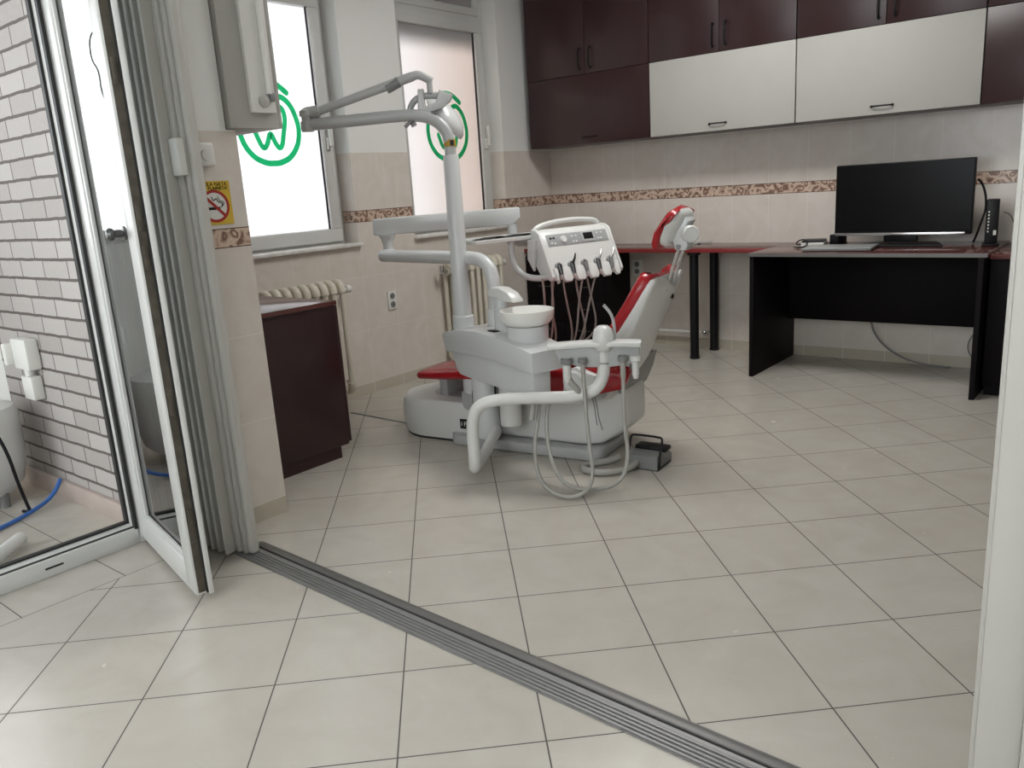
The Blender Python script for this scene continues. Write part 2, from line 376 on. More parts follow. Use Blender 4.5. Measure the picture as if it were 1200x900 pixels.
struct(MB().box(3.70, -3.97, 0.0, 4.6, -3.85, CEIL).build('wall_partition_right', M_PAINT))
struct(MB().box(0.62, -6.9, -0.06, 0.77, -5.05, CEIL).build('wall_balcony_side', M_PAINT))
wf = MB()
for b_ in ((0.45, -0.06, 1.4, CEIL), (4.0, -0.06, 4.75, CEIL), (1.4, -0.06, 4.0, 0.9), (1.4, 2.4, 4.0, CEIL)): wf.box(b_[0], -7.05, b_[1], b_[2], -6.9, b_[3])
struct(wf.build('wall_front', M_PAINT))
struct(MB().box(1.03, -3.95, 2.45, 3.70, -3.80, CEIL).build('wall_lintel', M_PAINT))

def wcurve(pts, n=10):
    """Catmull-Rom through 2D points"""
    out = []
    P = [pts[0]] + list(pts) + [pts[-1]]
    for i in range(1, len(P) - 2):
        for k in range(n):
            t = k / n; p0, p1, p2, p3 = P[i - 1], P[i], P[i + 1], P[i + 2]
            out.append(tuple(0.5 * ((2 * p1[j]) + (-p0[j] + p2[j]) * t + (2 * p0[j] - 5 * p1[j] + 4 * p2[j] - p3[j]) * t * t + (-p0[j] + 3 * p1[j] - 3 * p2[j] + p3[j]) * t ** 3) for j in (0, 1)))
    out.append(tuple(pts[-1])); return out
def window(name, y0, y1, z0, z1, ztr, yc, tilt):
    t = thing(name, None, None, (XW - 0.12, (y0 + y1) / 2, z0), kind='structure')
    f = MB(); frame_boxes(f, 'x', XW - 0.19, XW - 0.125, y0, y1, z0, z1, 0.045)
    f.box(XW - 0.19, y0 + 0.04, ztr, XW - 0.125, y1 - 0.04, ztr + 0.06, 0.004); f.build('window_frame', M_PVC, t)
    s = MB(); frame_boxes(s, 'x', XW - 0.175, XW - 0.105, y0 + 0.03, y1 - 0.03, z0 + 0.03, ztr + 0.015, 0.078, 0.006); s.box(XW - 0.170, y0 + 0.10, z0 + 0.10, XW - 0.11, y0 + 0.128, ztr - 0.055, 0.004)
    sa = s.build('sash', M_PVC, t)
    g = MB(); ya, yb, za, zb = y0 + 0.125, y1 - 0.105, z0 + 0.1, ztr - 0.055
    frame_boxes(g, 'x', XW - 0.137, XW - 0.122, ya - 0.004, yb + 0.004, za - 0.004, zb + 0.004, 0.007, 0.0)
    g.build('gasket', M_GASKET, sa)
    p = MB().box(XW - 0.150, ya, za, XW - 0.144, yb, zb).build('pane', M_GLASS, sa)
    MB().box(XW - 0.142, ya, za, XW - 0.1412, yb, zb).build('frosted_film', M_FILM1, sa)
    lg = MB(); kw = dict(origin=(XW - 0.1408, yc, 1.625), ax=(0, 0.195, 0), ay=(0, 0, 0.195), az=(1, 0, 0), d0=0.0, d1=0.0006)
    hw = 0.084
    outer = [(-0.02, 0.40), (0.22, 0.72), (0.50, 0.85), (0.80, 0.62), (0.97, 0.22), (1.0, -0.15), (0.88, -0.52), (0.60, -0.83), (0.25, -0.98), (0, -1.0)]
    outer = wcurve(outer); lg.ribbon([(-a, b_) for a, b_ in outer][:-1] + outer[::-1], hw, **kw)
    inner = wcurve([(0.26, 0.46), (0.40, 0.58), (0.53, 0.46), (0.55, 0.20), (0.46, -0.15), (0.36, -0.48), (0.25, -0.56), (0.14, -0.44), (0.0, -0.18),
                    (-0.14, -0.44), (-0.25, -0.56), (-0.36, -0.48), (-0.50, -0.14)])
    lg.ribbon(inner, hw * 0.92, **kw)
    lg.ribbon(wcurve([(-0.62, 0.98), (-0.30, 1.20), (0.05, 1.27), (0.40, 1.19), (0.72, 0.98)]), hw, **kw)
    lg.build('tooth_logo', M_LOGO, sa)
    # upper light
    s2 = MB(); frame_boxes(s2, 'x', XW - 0.175, XW - 0.115, y0 + 0.04, y1 - 0.04, ztr + 0.05, z1 - 0.03, 0.05, 0.004); s2.build('top_sash', M_PVC, t)
    MB().box(XW - 0.150, y0 + 0.08, ztr + 0.09, XW - 0.144, y1 - 0.08, z1 - 0.07).build('pane', M_GLASS, t)
    MB().box(XW - 0.142, y0 + 0.08, ztr + 0.09, XW - 0.1412, y1 - 0.08, z1 - 0.07).build('frosted_film', M_FILM1, t)
    MB().box(XW - 0.10, y0 + 0.005, 1.55, XW - 0.075, y0 + 0.03, 1.66, 0.006).build('hinge', M_PVC, sa)
    h = MB(); h.box(XW - 0.105, y1 - 0.085, 1.50, XW - 0.085, y1 - 0.055, 1.57, 0.004).box(XW - 0.085, y1 - 0.08, 1.52, XW - 0.06, y1 - 0.06, 1.66, 0.006).build('window_handle', M_WHITE, sa)
    MB().box(XW - 0.125, y0 - 0.01, z0 - 0.005, XW + 0.035, y1 + 0.01, z0 + 0.016, 0.006).build('window_sill', M_MARBLE, t)
    return t
window('window_1', W1[0], W1[1], 0.93, 2.70, 2.35, -2.46, 0)
WIN2 = window('window_2', W2[0], W2[1], 0.93, 2.70, 2.35, -1.0, 0)
sh = MB()
for k in range(10): sh.box(XW - 0.235, W2[0] + 0.01, 2.19 + 0.054 * k, XW - 0.222, W2[1] - 0.01, 2.24 + 0.054 * k, 0.005)
sh.build('roller_shutter', M_PVC, WIN2)
struct(MB().box(-2.6, -1.45, -3.0, -1.55, 3.2, 5.2).build('window_sky_blocker', M_BLOCKER))  # unseen block added outside to dim and tint the second window's film

# ------------------------------------------------------------------ balcony behind the open door
YB = -3.97
struct(MB().box(-0.46, YB, -0.06, 0.70, -3.93, CEIL).build('wall_brick', M_BRICK))
struct(MB().box(-1.0, -6.9, -0.08, 0.72, -3.93, -0.005).build('floor_balcony', M_BAL))
struct(MB().box(-0.80, YB - 0.022, -0.005, 0.70, YB, 0.082, 0.004).build('baseboard_balcony', M_SKIRT))
struct(MB().box(-1.0, -6.9, 2.34, 0.62, -3.93, 2.6).build('ceiling_balcony', M_CEIL))
struct(MB().box(-0.86, -6.9, -0.1, -0.72, YB, 1.06).box(-0.86, YB, -0.1, -0.46, -3.93, 2.6).build('wall_parapet', M_PAINT))
WIN3 = t = thing('window_3', None, None, (-0.76, -5.0, 1.06), kind='structure')
f = MB()
frame_boxes(f, 'x', -0.80, -0.72, -6.0, YB, 1.06, 2.34, 0.07)
for yy in (-4.75, -5.4): f.box(-0.80, yy - 0.04, 1.12, -0.72, yy + 0.04, 2.28, 0.004)
f.build('window_frame', M_PVC, t)
MB().box(-0.765, -5.95, 1.12, -0.759, YB - 0.05, 2.29).build('pane', M_GLASS, t)
# balcony door: frame and the leaf that stands open into the front room
d1 = thing('door_1', None, None, (0.75, -4.5, 0.0), kind='structure')
f = MB()
f.box(0.69, -5.05, 0.0, 0.79, -4.045, 0.065, 0.005); f.box(0.69, -4.045, 0.0, 0.79, -3.975, 2.45, 0.005)
f.box(0.69, -5.05, 0.0, 0.79, -4.98, 2.45, 0.005); f.box(0.69, -5.05, 2.38, 0.79, -3.975, 2.45, 0.005)
f.box(0.62, -5.05, 2.45, 0.77, -3.93, CEIL)
f.build('door_frame', M_PVC, d1)
g = MB(); g.box(0.700, -4.98, 0.065, 0.722, -4.05, 0.073); g.box(0.700, -4.055, 0.065, 0.722, -4.045, 2.38); g.build('door_gasket', M_GASKET, d1)
g = MB(); g.box(0.770, -4.97, 0.055, 0.782, -4.05, 0.068); g.box(0.775, -4.058, 0.06, 0.793, -4.046, 2.38); g.build('door_gasket', M_GASKET, d1)
MB().box(0.788, -4.38, 0.030, 0.7915, -4.32, 0.037).build('drain_slot', M_GASKET, d1)
hx, hy, ex, ey = 0.795, -4.043, 1.435, -4.187
la = math.atan2(ey - hy, ex - hx); LW = math.hypot(ex - hx, ey - hy)
ML = Matrix.Translation((hx, hy, 0)) @ Matrix.Rotation(la, 4, 'Z')          # leaf: a along x, thickness along y
leaf = MB(ML)
def lb(a0, z0, a1, z1, y0=0.0, y1=0.044, bev=0.006): leaf.box(a0, y0, z0, a1, y1, z1, bev)
lb(0, 0.03, 0.095, 2.36); lb(LW - 0.085, 0.03, LW, 2.36); lb(0.09, 0.03, LW - 0.08, 0.125); lb(0.09, 2.26, LW - 0.08, 2.36)
lb(LW - 0.002, 0.03, LW + 0.016, 2.36, 0.036, 0.052, 0.003)
lf = leaf.build('door_leaf', M_PVC, d1)
b_ = MB(ML); 
for a0, z0, a1, z1 in ((0.095, 0.125, 0.112, 2.26), (LW - 0.102, 0.125, LW - 0.085, 2.26), (0.112, 0.125, LW - 0.102, 0.142), (0.112, 2.243, LW - 0.102, 2.26)):
    b_.box(a0, 0.006, z0, a1, 0.019, z1, 0.003)
b_.build('glazing_bead', M_PVC, lf)
MB(ML).box(0.1, 0.020, 0.13, LW - 0.09, 0.034, 2.25).build('pane', M_DGLASS, lf)
st = MB(ML); st.box(LW - 0.001, 0.008, 0.04, LW + 0.004, 0.031, 2.35)
for zz in (0.25, 0.62, 1.05, 1.16, 1.55, 2.0): st.box(LW, 0.012, zz, LW + 0.009, 0.026, zz + 0.07, 0.002)
st.build('lock_strip', M_LOCK, lf)
MB(ML).box(LW + 0.003, 0.031, 0.035, LW + 0.010, 0.037, 2.35).build('leaf_gasket', M_GASKET, lf)
hd = MB(ML @ Matrix.Translation((LW - 0.10, 0.0, 1.155)) @ Matrix.Rotation(PI / 2, 4, 'X'))
hd.lathe([(0, 0), (0.021, 0), (0.021, 0.006), (0.010, 0.010), (0.010, 0.030), (0.017, 0.034), (0.019, 0.044), (0.012, 0.052), (0, 0.053)], n=20)
hd.build('door_knob', M_DSTEEL, lf)

# ------------------------------------------------------------------ folding partition, its track and the closing post
fp = thing('folding_partition', 'ivory folding partition stacked against the tiled pillar beside the open door', 'partition', (1.15, -3.88, 0.0))
xs = [1.045, 1.066, 1.087, 1.108, 1.129, 1.150, 1.172, 1.194]
for i, xx in enumerate(xs):
    a = 0.22 if i % 2 else -0.22
    M = Matrix.Translation((xx, -3.878, 0)) @ Matrix.Rotation(a, 4, 'Z')
    MB(M).box(-0.006, -0.068, 0.012, 0.006, 0.064, 2.42, 0.004).build('panel', M_ACC, fp)
p = MB(); p.box(1.204, -3.905, 0.012, 1.232, -3.845, 2.42, 0.006).build('end_panel', M_ACC, fp)
p = MB(); p.box(1.236, -3.895, 0.008, 1.256, -3.845, 2.43, 0.004); p.box(1.256, -3.888, 0.008, 1.285, -3.852, 2.43, 0.012, seg=4); p.build('lead_post', M_ACC, fp)
MB().box(1.212, -3.922, 1.315, 1.262, -3.895, 1.43, 0.005).build('latch_box', M_WHITE, fp)
MT = Matrix.Translation((1.20, -3.895, 0)) @ Matrix.Rotation(-0.033, 4, 'Z')
ft = thing('floor_track', 'ribbed grey aluminium track set diagonally across the tiled floor', 'track', (1.20, -3.9, 0.0))
m_ = MB(MT); m_.box(0, -0.012, 0.0, 2.42, 0.062, 0.005)
for k in range(5): m_.box(0, -0.010 + k * 0.0125, 0.005, 2.42, -0.003 + k * 0.0125, 0.0085, 0.001)
m_.build('ribbed_plate', M_ALU, ft)
m_ = MB(MT); m_.box(0.0, 0.070, 0.0, 2.42, 0.098, 0.008, 0.002); m_.box(0.0, 0.098, 0.0, 2.42, 0.104, 0.005); m_.build('guide_rail', M_DALU, ft)
MB(MT).box(0.0, 0.062, 0.0, 2.42, 0.070, 0.003).build('guide_slot', M_GASKET, ft)
j = MB(); j.box(3.535, -3.975, 0.0, 3.60, -3.875, 2.45, 0.006); j.box(3.60, -3.99, 0.0, 3.71, -3.86, 2.45, 0.004); j.box(3.525, -3.945, 0, 3.536, -3.905, 2.45, 0.003)
struct(j.build('trim_1', M_ACC))

# ------------------------------------------------------------------ furniture
def bow_handle(parent, p0, p1, out, m, r=0.0045, name='handle'):
    p0, p1, out = Vector(p0), Vector(p1), Vector(out)
    pts = [p0, p0 + out * 0.7, p0.lerp(p1, 0.2) + out, p0.lerp(p1, 0.5) + out * 1.12, p0.lerp(p1, 0.8) + out, p1 + out * 0.7, p1]
    o = MB().tube(pts, r, 8, smooth=1)
    for q in (p0, p1): o.tube([q, q + out * 0.35], r * 1.7, 8)
    return o.build(name, m, parent)
# low cabinet by the first window
c = thing('low_cabinet', 'dark mahogany low cabinet with glossy top standing by the pillar, under the left window', 'cabinet', (0.30, -3.15, 0))
MB().box(-0.13, -3.335, 0.06, 0.70, -2.945, 0.735, 0.002).build('body', M_DARK, c)
MB().box(-0.13, -3.335, 0.0, 0.69, -2.99, 0.06).build('plinth', M_DARK, c)
MB().box(-0.135, -3.34, 0.735, 0.71, -2.935, 0.757, 0.002).build('cabinet_top', M_TOPLAM, c)
for x0, x1, hx_ in ((-0.128, 0.283, 0.25), (0.287, 0.698, 0.32)):
    d = MB().box(x0, -2.944, 0.07, x1, -2.927, 0.732, 0.002).build('door', M_DARK, c)
    bow_handle(d, (hx_, -2.927, 0.56), (hx_, -2.927, 0.66), (0, 0.02, 0), M_BLACK)
# white wall cabinet over it
c = thing('white_wall_cabinet', 'plain white wall cabinet hung high on the tiled pillar beside the left window', 'cabinet', (0.7, -3.46, 1.482))
MB().box(0.05, -3.583, 1.482, 1.05, -3.377, 2.5, 0.002).build('body', M_CREAM, c)
MB().box(0.10, -3.593, 1.50, 1.00, -3.583, 2.45).build('dark_gap_sheet', M_GASKET, c)  # black sheet filling the gap, stands for the shade behind the cabinet
for x0, x1, hx_ in ((0.052, 0.549, 0.52), (0.551, 1.048, 0.58)):
    d = MB().box(x0, -3.377, 1.484, x1, -3.360, 2.498, 0.002).build('door', M_CREAM, c)
    bow_handle(d, (hx_, -3.360, 1.54), (hx_, -3.360, 1.64), (0, 0.02, 0), M_BLACK)
fx = thing('tube_lamp', 'slim white tube lamp fixed upright on the end of the white wall cabinet', 'lamp', (1.052, -3.44, 1.5))
MB().box(1.051, -3.500, 1.535, 1.072, -3.395, 2.4, 0.004).build('housing', M_WHITE, fx)
MB().tube([(1.080, -3.425, 1.60), (1.080, -3.425, 2.35)], 0.011, 12).build('tube', M_CERAM, fx)
MB(Matrix.Translation((1.072, -3.447, 1.575)) @ Matrix.Rotation(PI / 2, 4, 'Y')).lathe([(0, 0), (0.022, 0), (0.022, 0.008), (0.013, 0.014), (0, 0.014)], n=20).build('end_socket', M_CREAM, fx)
MB().box(1.071, -3.424, 1.575, 1.086, -3.405, 1.605, 0.003).build('starter', M_GREYP, fx)

# run of wall cabinets on the back wall
ZB, ZF, ZT = 1.481, 1.948, 2.62; YF = -0.33
def wall_unit(name, x0, x1, xs, flapmat, label, flap_handle, group):
    c = thing(name, label, 'wall cabinet', ((x0 + x1) / 2, -0.16, ZB), group)
    MB().box(x0, YF + 0.02, ZB, x1, -0.002, ZT, 0.001).build('carcass', M_DARK, c)
    fm = M_CREAM if flapmat == 'cream' else M_DARK
    d = MB().box(x0 + 0.0015, YF, ZB + 0.001, x1 - 0.0015, YF + 0.018, ZF - 0.0015, 0.0015).build('flap_door', fm, c)
    if flapmat == 'cream': d['label'] = 'glossy cream flap door'
    if flap_handle: bow_handle(d, (flap_handle - 0.055, YF, ZB + 0.045), (flap_handle + 0.055, YF, ZB + 0.045), (0, -0.022, 0), M_BLACK)
    for a, b_, hx_ in ((x0, xs, xs - 0.04), (xs, x1, xs + 0.045)):
        d = MB().box(a + 0.0015, YF, ZF + 0.0015, b_ - 0.0015, YF + 0.018, ZT - 0.001, 0.0015).build('door', M_DARK, c)
        bow_handle(d, (hx_, YF, 1.985), (hx_, YF, 2.115), (0, -0.024, 0), M_BLACK, 0.006)
    return c
G = 'wall cabinets above the worktop'
wall_unit('wall_cabinet', -0.093, 0.912, 0.415, 'dark', 'all dark mahogany wall cabinet in the corner by the window, bottom flap dark too', 0.43, G)
wall_unit('wall_cabinet', 0.916, 1.886, 1.405, 'cream', 'mahogany wall cabinet with cream flap next to the corner one, above the dental chair headrest', 1.397, G)
wall_unit('wall_cabinet', 1.890, 2.855, 2.376, 'cream', 'mahogany wall cabinet with cream flap hung above the black monitor', 2.373, G)
wall_unit('wall_cabinet', 2.859, 3.80, 3.33, 'dark', 'dark mahogany wall cabinet cut off at the right, right of the cream flaps', 3.3, G)

# worktop with legs, drawer cabinet, desk and side cabinet
c = thing('worktop', 'reddish mahogany worktop along the back wall on two round black legs', 'worktop', (0.8, -0.18, 0))
MB().box(-0.155, -0.40, 0.722, 1.760, -0.006, 0.75, 0.003).build('board', M_TOPLAM, c)
MB().box(-0.155, -0.404, 0.7215, 1.760, -0.399, 0.7495, 0.001).build('edge_band', M_REDEDGE, c)
for yy in (-0.355, -0.05):
    MB().lathe([(0, 0), (0.034, 0), (0.034, 0.012), (0.030, 0.014), (0.030, 0.70), (0.045, 0.705), (0.045, 0.7215), (0, 0.7215)], (1.238, yy, 0), 24).build('leg', M_BLACK, c)
c = thing('drawer_cabinet', 'black drawer cabinet tucked under the worktop behind the instrument console', 'cabinet', (0.30, -0.22, 0))
MB().box(-0.15, -0.385, 0.04, 0.545, -0.02, 0.700, 0.002).build('body', M_BLACKW, c)
MB().box(-0.14, -0.36, 0.0, 0.535, -0.03, 0.04).build('plinth', M_BLACKW, c)
for x0, x1 in ((-0.148, 0.195), (0.199, 0.543)):
    for k in range(4):
        z0 = 0.045 + k * 0.163
        d = MB().box(x0, -0.402, z0, x1, -0.386, z0 + 0.159, 0.002).build('drawer', M_BLACKW, c)
        xm = (x0 + x1) / 2
        bow_handle(d, (xm - 0.05, -0.402, z0 + 0.10), (xm + 0.05, -0.402, z0 + 0.10), (0, -0.018, 0), M_DSTEEL, 0.003)
c = thing('desk', 'black office desk with modesty panel standing under the monitor', 'desk', (2.37, -0.36, 0))
MB().box(1.762, -0.705, 0.728, 3.0, -0.006, 0.750, 0.002).build('desk_top', M_TOPLAM, c)
MB().box(1.762, -0.7075, 0.7285, 3.0, -0.7045, 0.7495).build('edge_band', M_DALU, c)
MB().box(1.768, -0.698, 0.0, 1.793, -0.012, 0.728, 0.001).build('side_panel', M_BLACKW, c)
MB().box(2.966, -0.735, 0.0, 2.991, -0.012, 0.728, 0.001).build('side_panel', M_BLACKW, c)
MB().box(1.793, -0.12, 0.268, 2.966, -0.10, 0.728, 0.001).build('modesty_panel', M_BLACKW, c)
c = thing('side_cabinet', 'black side cabinet with dark red top right of the desk, half behind the post', 'cabinet', (3.3, -0.33, 0))
MB().box(3.004, -0.62, 0.05, 3.60, -0.01, 0.715, 0.002).build('body', M_BLACKW, c)
MB().box(3.01, -0.59, 0.0, 3.59, -0.02, 0.05).build('plinth', M_BLACKW, c)
MB().box(3.002, -0.65, 0.715, 3.61, -0.006, 0.74, 0.002).build('cabinet_top', M_TOPLAM, c)
for x0, x1, h_ in ((3.006, 3.30, 3.27), (3.304, 3.598, 3.33)):
    d = MB().box(x0, -0.638, 0.055, x1, -0.62, 0.713, 0.002).build('door', M_BLACKW, c)
    bow_handle(d, (h_, -0.638, 0.5), (h_, -0.638, 0.6), (0, -0.02, 0), M_BLACK)

# ------------------------------------------------------------------ on the desk
c = thing('monitor', 'large black monitor with a silver strip along its lower edge, on the desk', 'monitor', (2.49, -0.29, 0.751))
MB().box(2.129, -0.305, 0.812, 2.852, -0.265, 1.217, 0.006).build('housing', M_BLACK, c)
MB().box(2.135, -0.3075, 0.836, 2.846, -0.3045, 1.211).build('screen', M_SCREEN, c)
MB().box(2.131, -0.3105, 0.812, 2.822, -0.3045, 0.827, 0.002).build('silver_strip', M_STEEL, c)
s = MB(); s.box(2.40, -0.285, 0.772, 2.58, -0.255, 0.86, 0.006); s.build('stand_neck', M_BLACK, c)
MB().prism([(-0.24, -0.09), (0.24, -0.09), (0.18, 0.09), (-0.18, 0.09)], (2.49, -0.28, 0.7505), (1, 0, 0), (0, 1, 0), (0, 0, 1), 0, 0.012, 0.003).build('stand_base', M_BLACK, c)
c = thing('laptop', 'closed thin dark grey laptop lying on the desk at the monitor lower left', 'laptop', (2.24, -0.48, 0.751))
ML2 = Matrix.Translation((2.225, -0.50, 0.7505)) @ Matrix.Rotation(0.10, 4, 'Z')
MB(ML2).box(-0.185, -0.125, 0.003, 0.185, 0.125, 0.012, 0.004).build('base', M_GREYP, c)
MB(ML2).box(-0.186, -0.126, 0.0125, 0.186, 0.126, 0.019, 0.003).build('lid', M_LGREYP, c)
c = thing('adapter_box', 'flat white box with a black lid among loose cables left of the monitor', 'box', (2.02, -0.26, 0.751))
MB(Matrix.Translation((2.01, -0.30, 0.7505)) @ Matrix.Rotation(0.2, 4, 'Z')).box(-0.065, -0.09, 0, 0.065, 0.09, 0.030, 0.004).build('body', M_PAPER, c)
MB(Matrix.Translation((2.01, -0.30, 0.781)) @ Matrix.Rotation(0.2, 4, 'Z')).box(-0.062, -0.087, 0, 0.062, 0.087, 0.010, 0.004).build('lid', M_BLACK, c)
c = MB(Matrix.Translation((2.125, -0.215, 0.7505)) @ Matrix.Rotation(-0.3, 4, 'Z')).box(-0.03, -0.045, 0, 0.03, 0.045, 0.065, 0.005).build('power_adapter', M_BLACK)
tag(c, 'small black power adapter by the lower left corner of the monitor', 'adapter')
pts = [(1.93, -0.42, 0.757), (1.96, -0.45, 0.758), (1.995, -0.43, 0.757), (2.01, -0.41, 0.775), (1.99, -0.405, 0.805), (1.94, -0.40, 0.79), (1.915, -0.34, 0.765), (1.905, -0.26, 0.757), (1.96, -0.17, 0.757), (2.06, -0.14, 0.76), (2.16, -0.14, 0.757)]
tag(MB().tube(pts, 0.004, 8, smooth=2).build('tangled_cable', M_BLACK), 'tangled thin black cable around the white box on the desk', 'cable')
c = thing('router', 'upright slim black router with a row of white lights right of the monitor', 'router', (2.95, -0.3, 0.751))
MR = Matrix.Translation((2.945, -0.29, 0.7505)) @ Matrix.Rotation(0.15, 4, 'Z')
MB(MR).box(-0.030, -0.07, 0.014, 0.030, 0.07, 0.243, 0.005).build('housing', M_BLACK, c)
MB(MR).box(-0.040, -0.065, 0.0, 0.040, 0.065, 0.014, 0.004).build('foot', M_BLACK, c)
for k in range(7): MB(MR).box(-0.020, -0.0715, 0.075 + 0.017 * k, -0.013, -0.0695, 0.083 + 0.017 * k).build('indicator_light', M_PAPER, c)
MB(MR).box(0.008, -0.0715, 0.06, 0.022, -0.0695, 0.085).build('sticker', M_PAPER, c)
pts = [(2.86, -0.255, 1.10), (2.875, -0.23, 1.08), (2.895, -0.22, 1.02), (2.90, -0.21, 0.94), (2.88, -0.20, 0.87), (2.86, -0.19, 0.80), (2.84, -0.15, 0.757)]
tag(MB().tube(pts, 0.006, 8, smooth=2).build('monitor_cable', M_BLACK), 'thick black cable curving down behind the right edge of the monitor', 'cable')
pts = [(2.985, -0.22, 0.92), (3.01, -0.19, 0.91), (3.03, -0.16, 0.86), (3.035, -0.12, 0.80), (3.02, -0.06, 0.757), (3.1, -0.05, 0.757), (3.2, -0.08, 0.757)]
tag(MB().tube(pts, 0.003, 8, smooth=2).build('router_cable', M_GREYP), 'thin grey cable looping from the router down to the desk', 'cable')
pts = [(2.30, -0.095, 0.45), (2.30, -0.095, 0.26), (2.33, -0.08, 0.17), (2.42, -0.05, 0.07), (2.56, -0.03, 0.008), (2.75, -0.05, 0.006)]
tag(MB().tube(pts, 0.006, 8, smooth=2).build('desk_cable', M_GREYP), 'grey cable hanging from under the desk down to the floor', 'cable')
pts = [(2.90, -0.05, 0.26), (2.845, -0.06, 0.20), (2.83, -0.06, 0.13), (2.87, -0.06, 0.06), (2.94, -0.05, 0.008)]
tag(MB().tube(pts, 0.004, 8, smooth=2).build('floor_cable', M_GREYP), 'thin cable loop by the right panel of the desk, near the floor', 'cable')
c = MB().box(-0.07, -0.012, 0, 0.07, 0.05, 0.006, 0.002, Matrix.Translation((1.06, -0.07, 0.7505))).box(0.02, -0.01, 0.006, 0.16, 0.03, 0.012, 0.002, Matrix.Translation((1.06, -0.07, 0.7505))).build('letter_tray', M_UNITG)
tag(c, 'small flat grey tray lying on the worktop behind the headrest', 'tray')

# ------------------------------------------------------------------ wall fittings
def outlet(cx, cy, cz, axis, label, wd=0.075, ht=0.115):
    c = thing('wall_outlet', label, 'outlet', (cx, cy, cz))
    R = Matrix.Translation((cx, cy, cz)) @ (Matrix.Rotation(-PI / 2, 4, 'Z') if axis == 'x' else Matrix.Rotation(PI, 4, 'Z'))
    # local: plate in xz, sticking out along +y
    MB(R).box(-wd / 2, 0.0005, -ht / 2, wd / 2, 0.010, ht / 2, 0.003).build('plate', M_WHITE, c)
    for dz in (0.027, -0.027):
        s = MB(R @ Matrix.Translation((0, 0.0095, dz)) @ Matrix.Rotation(-PI / 2, 4, 'X')).lathe([(0.021, 0.0), (0.021, 0.002), (0.0175, 0.002), (0.0165, -0.008), (0, -0.008)], n=20)
        s = MB(R @ Matrix.Translation((0, 0.0105, dz)) @ Matrix.Rotation(-PI / 2, 4, 'X')).lathe([(0, 0), (0.020, 0), (0.020, 0.0015), (0.0, 0.0015)], n=20).build('socket', M_GREYP, c)
        for dx in (-0.008, 0.008):
            MB(R @ Matrix.Translation((dx, 0.012, dz)) @ Matrix.Rotation(-PI / 2, 4, 'X')).lathe([(0, 0), (0.003, 0), (0.003, 0.001), (0, 0.001)], n=10).build('contact_hole', M_BLACK, s)
    return c
outlet(XW, -1.803, 0.560, 'x', 'white double outlet on the tiled wall between the radiators')
outlet(0.600, 0.0, 0.570, 'y', 'white double outlet on the back wall under the worktop, left of the round legs', 0.085, 0.12)
pp = thing('wall_pipe', 'short white water pipe with a metal tap low on the back wall under the worktop', 'pipe', (1.0, -0.05, 0.115))
MB().tube([(0.70, -0.045, 0.113), (1.17, -0.045, 0.120)], 0.011, 12).tube([(1.17, -0.045, 0.12), (1.17, -0.001, 0.12)], 0.011, 12).build('pipe', M_WHITE, pp)
MB(Matrix.Translation((1.17, -0.06, 0.12)) @ Matrix.Rotation(PI / 2, 4, 'X')).lathe([(0, 0), (0.016, 0), (0.016, 0.02), (0.011, 0.024), (0.011, 0.04), (0, 0.04)], n=16).build('tap', M_STEEL, pp)

# no smoking sign and thermostat on the pillar
X = 1.0305
sg = thing('no_smoking_sign', 'yellow no smoking sign with red ring on the tiled pillar', 'sign', (X, -3.66, 1.225))
MB().box(X, -3.755, 1.150, X + 0.0015, -3.612, 1.302).build('plate', M_YEL, sg)
def ring(r0, r1, cy, cz, x0, x1):
    return MB(Matrix.Translation((x0, cy, cz)) @ Matrix.Rotation(PI / 2, 4, 'Y')).lathe([(r0, 0), (r1, 0), (r1, x1 - x0), (r0, x1 - x0), (r0, 0)], n=40)
MB(Matrix.Translation((X + 0.0012, -3.680, 1.215)) @ Matrix.Rotation(PI / 2, 4, 'Y')).lathe([(0, 0), (0.05, 0), (0.05, 0.0008), (0, 0.0008)], n=40).build('white_disc', M_WHITE, sg)
ring(0.047, 0.057, -3.680, 1.215, X + 0.0018, X + 0.0026).build('red_ring', M_SIGNR, sg)
kw = dict(origin=(X + 0.0021, -3.680, 1.215), ax=(0, 1, 0), ay=(0, 0, 1), az=(1, 0, 0))
q = MB(); q.ribbon([(-0.035, 0.034), (0.035, -0.034)], 0.0055, d0=0.0004, d1=0.0008, **kw); q.build('red_bar', M_SIGNR, sg)
q = MB(); q.prism([(-0.032, -0.013), (0.020, -0.013), (0.020, -0.003), (-0.032, -0.003)], kw['origin'], kw['ax'], kw['ay'], kw['az'], 0.0, 0.0003)
q.ribbon(wcurve([(0.024, -0.004), (0.030, 0.008), (0.014, 0.016), (0.008, 0.026), (-0.004, 0.020), (-0.010, 0.032)]), 0.0018, d0=0, d1=0.0003, **kw)
q.ribbon(wcurve([(0.030, 0.000), (0.036, 0.012), (0.020, 0.020), (0.014, 0.034)]), 0.0014, d0=0, d1=0.0003, **kw)
q.build('cigarette_symbol', M_BLACK, sg)
def text(s, size, M, m, name, parent, ext=0.0004):
    cu = bpy.data.curves.new(name, 'FONT'); cu.body = s; cu.size = size; cu.extrude = ext; cu.align_x = 'RIGHT'
    o = bpy.data.objects.new('tmp_text', cu); COL.objects.link(o); dg = bpy.context.evaluated_depsgraph_get()
    me = bpy.data.meshes.new_from_object(o.evaluated_get(dg)); bpy.data.objects.remove(o)
    me.transform(M); me.materials.append(m)
    r = bpy.data.objects.new(name, me); COL.objects.link(r)
    if parent is not None: r.parent = parent; r.matrix_parent_inverse = Matrix.Translation(-Vector(parent.location))
    return r
RT = Matrix(((0, 0, 1, 0), (1, 0, 0, 0), (0, 1, 0, 0), (0, 0, 0, 1)))
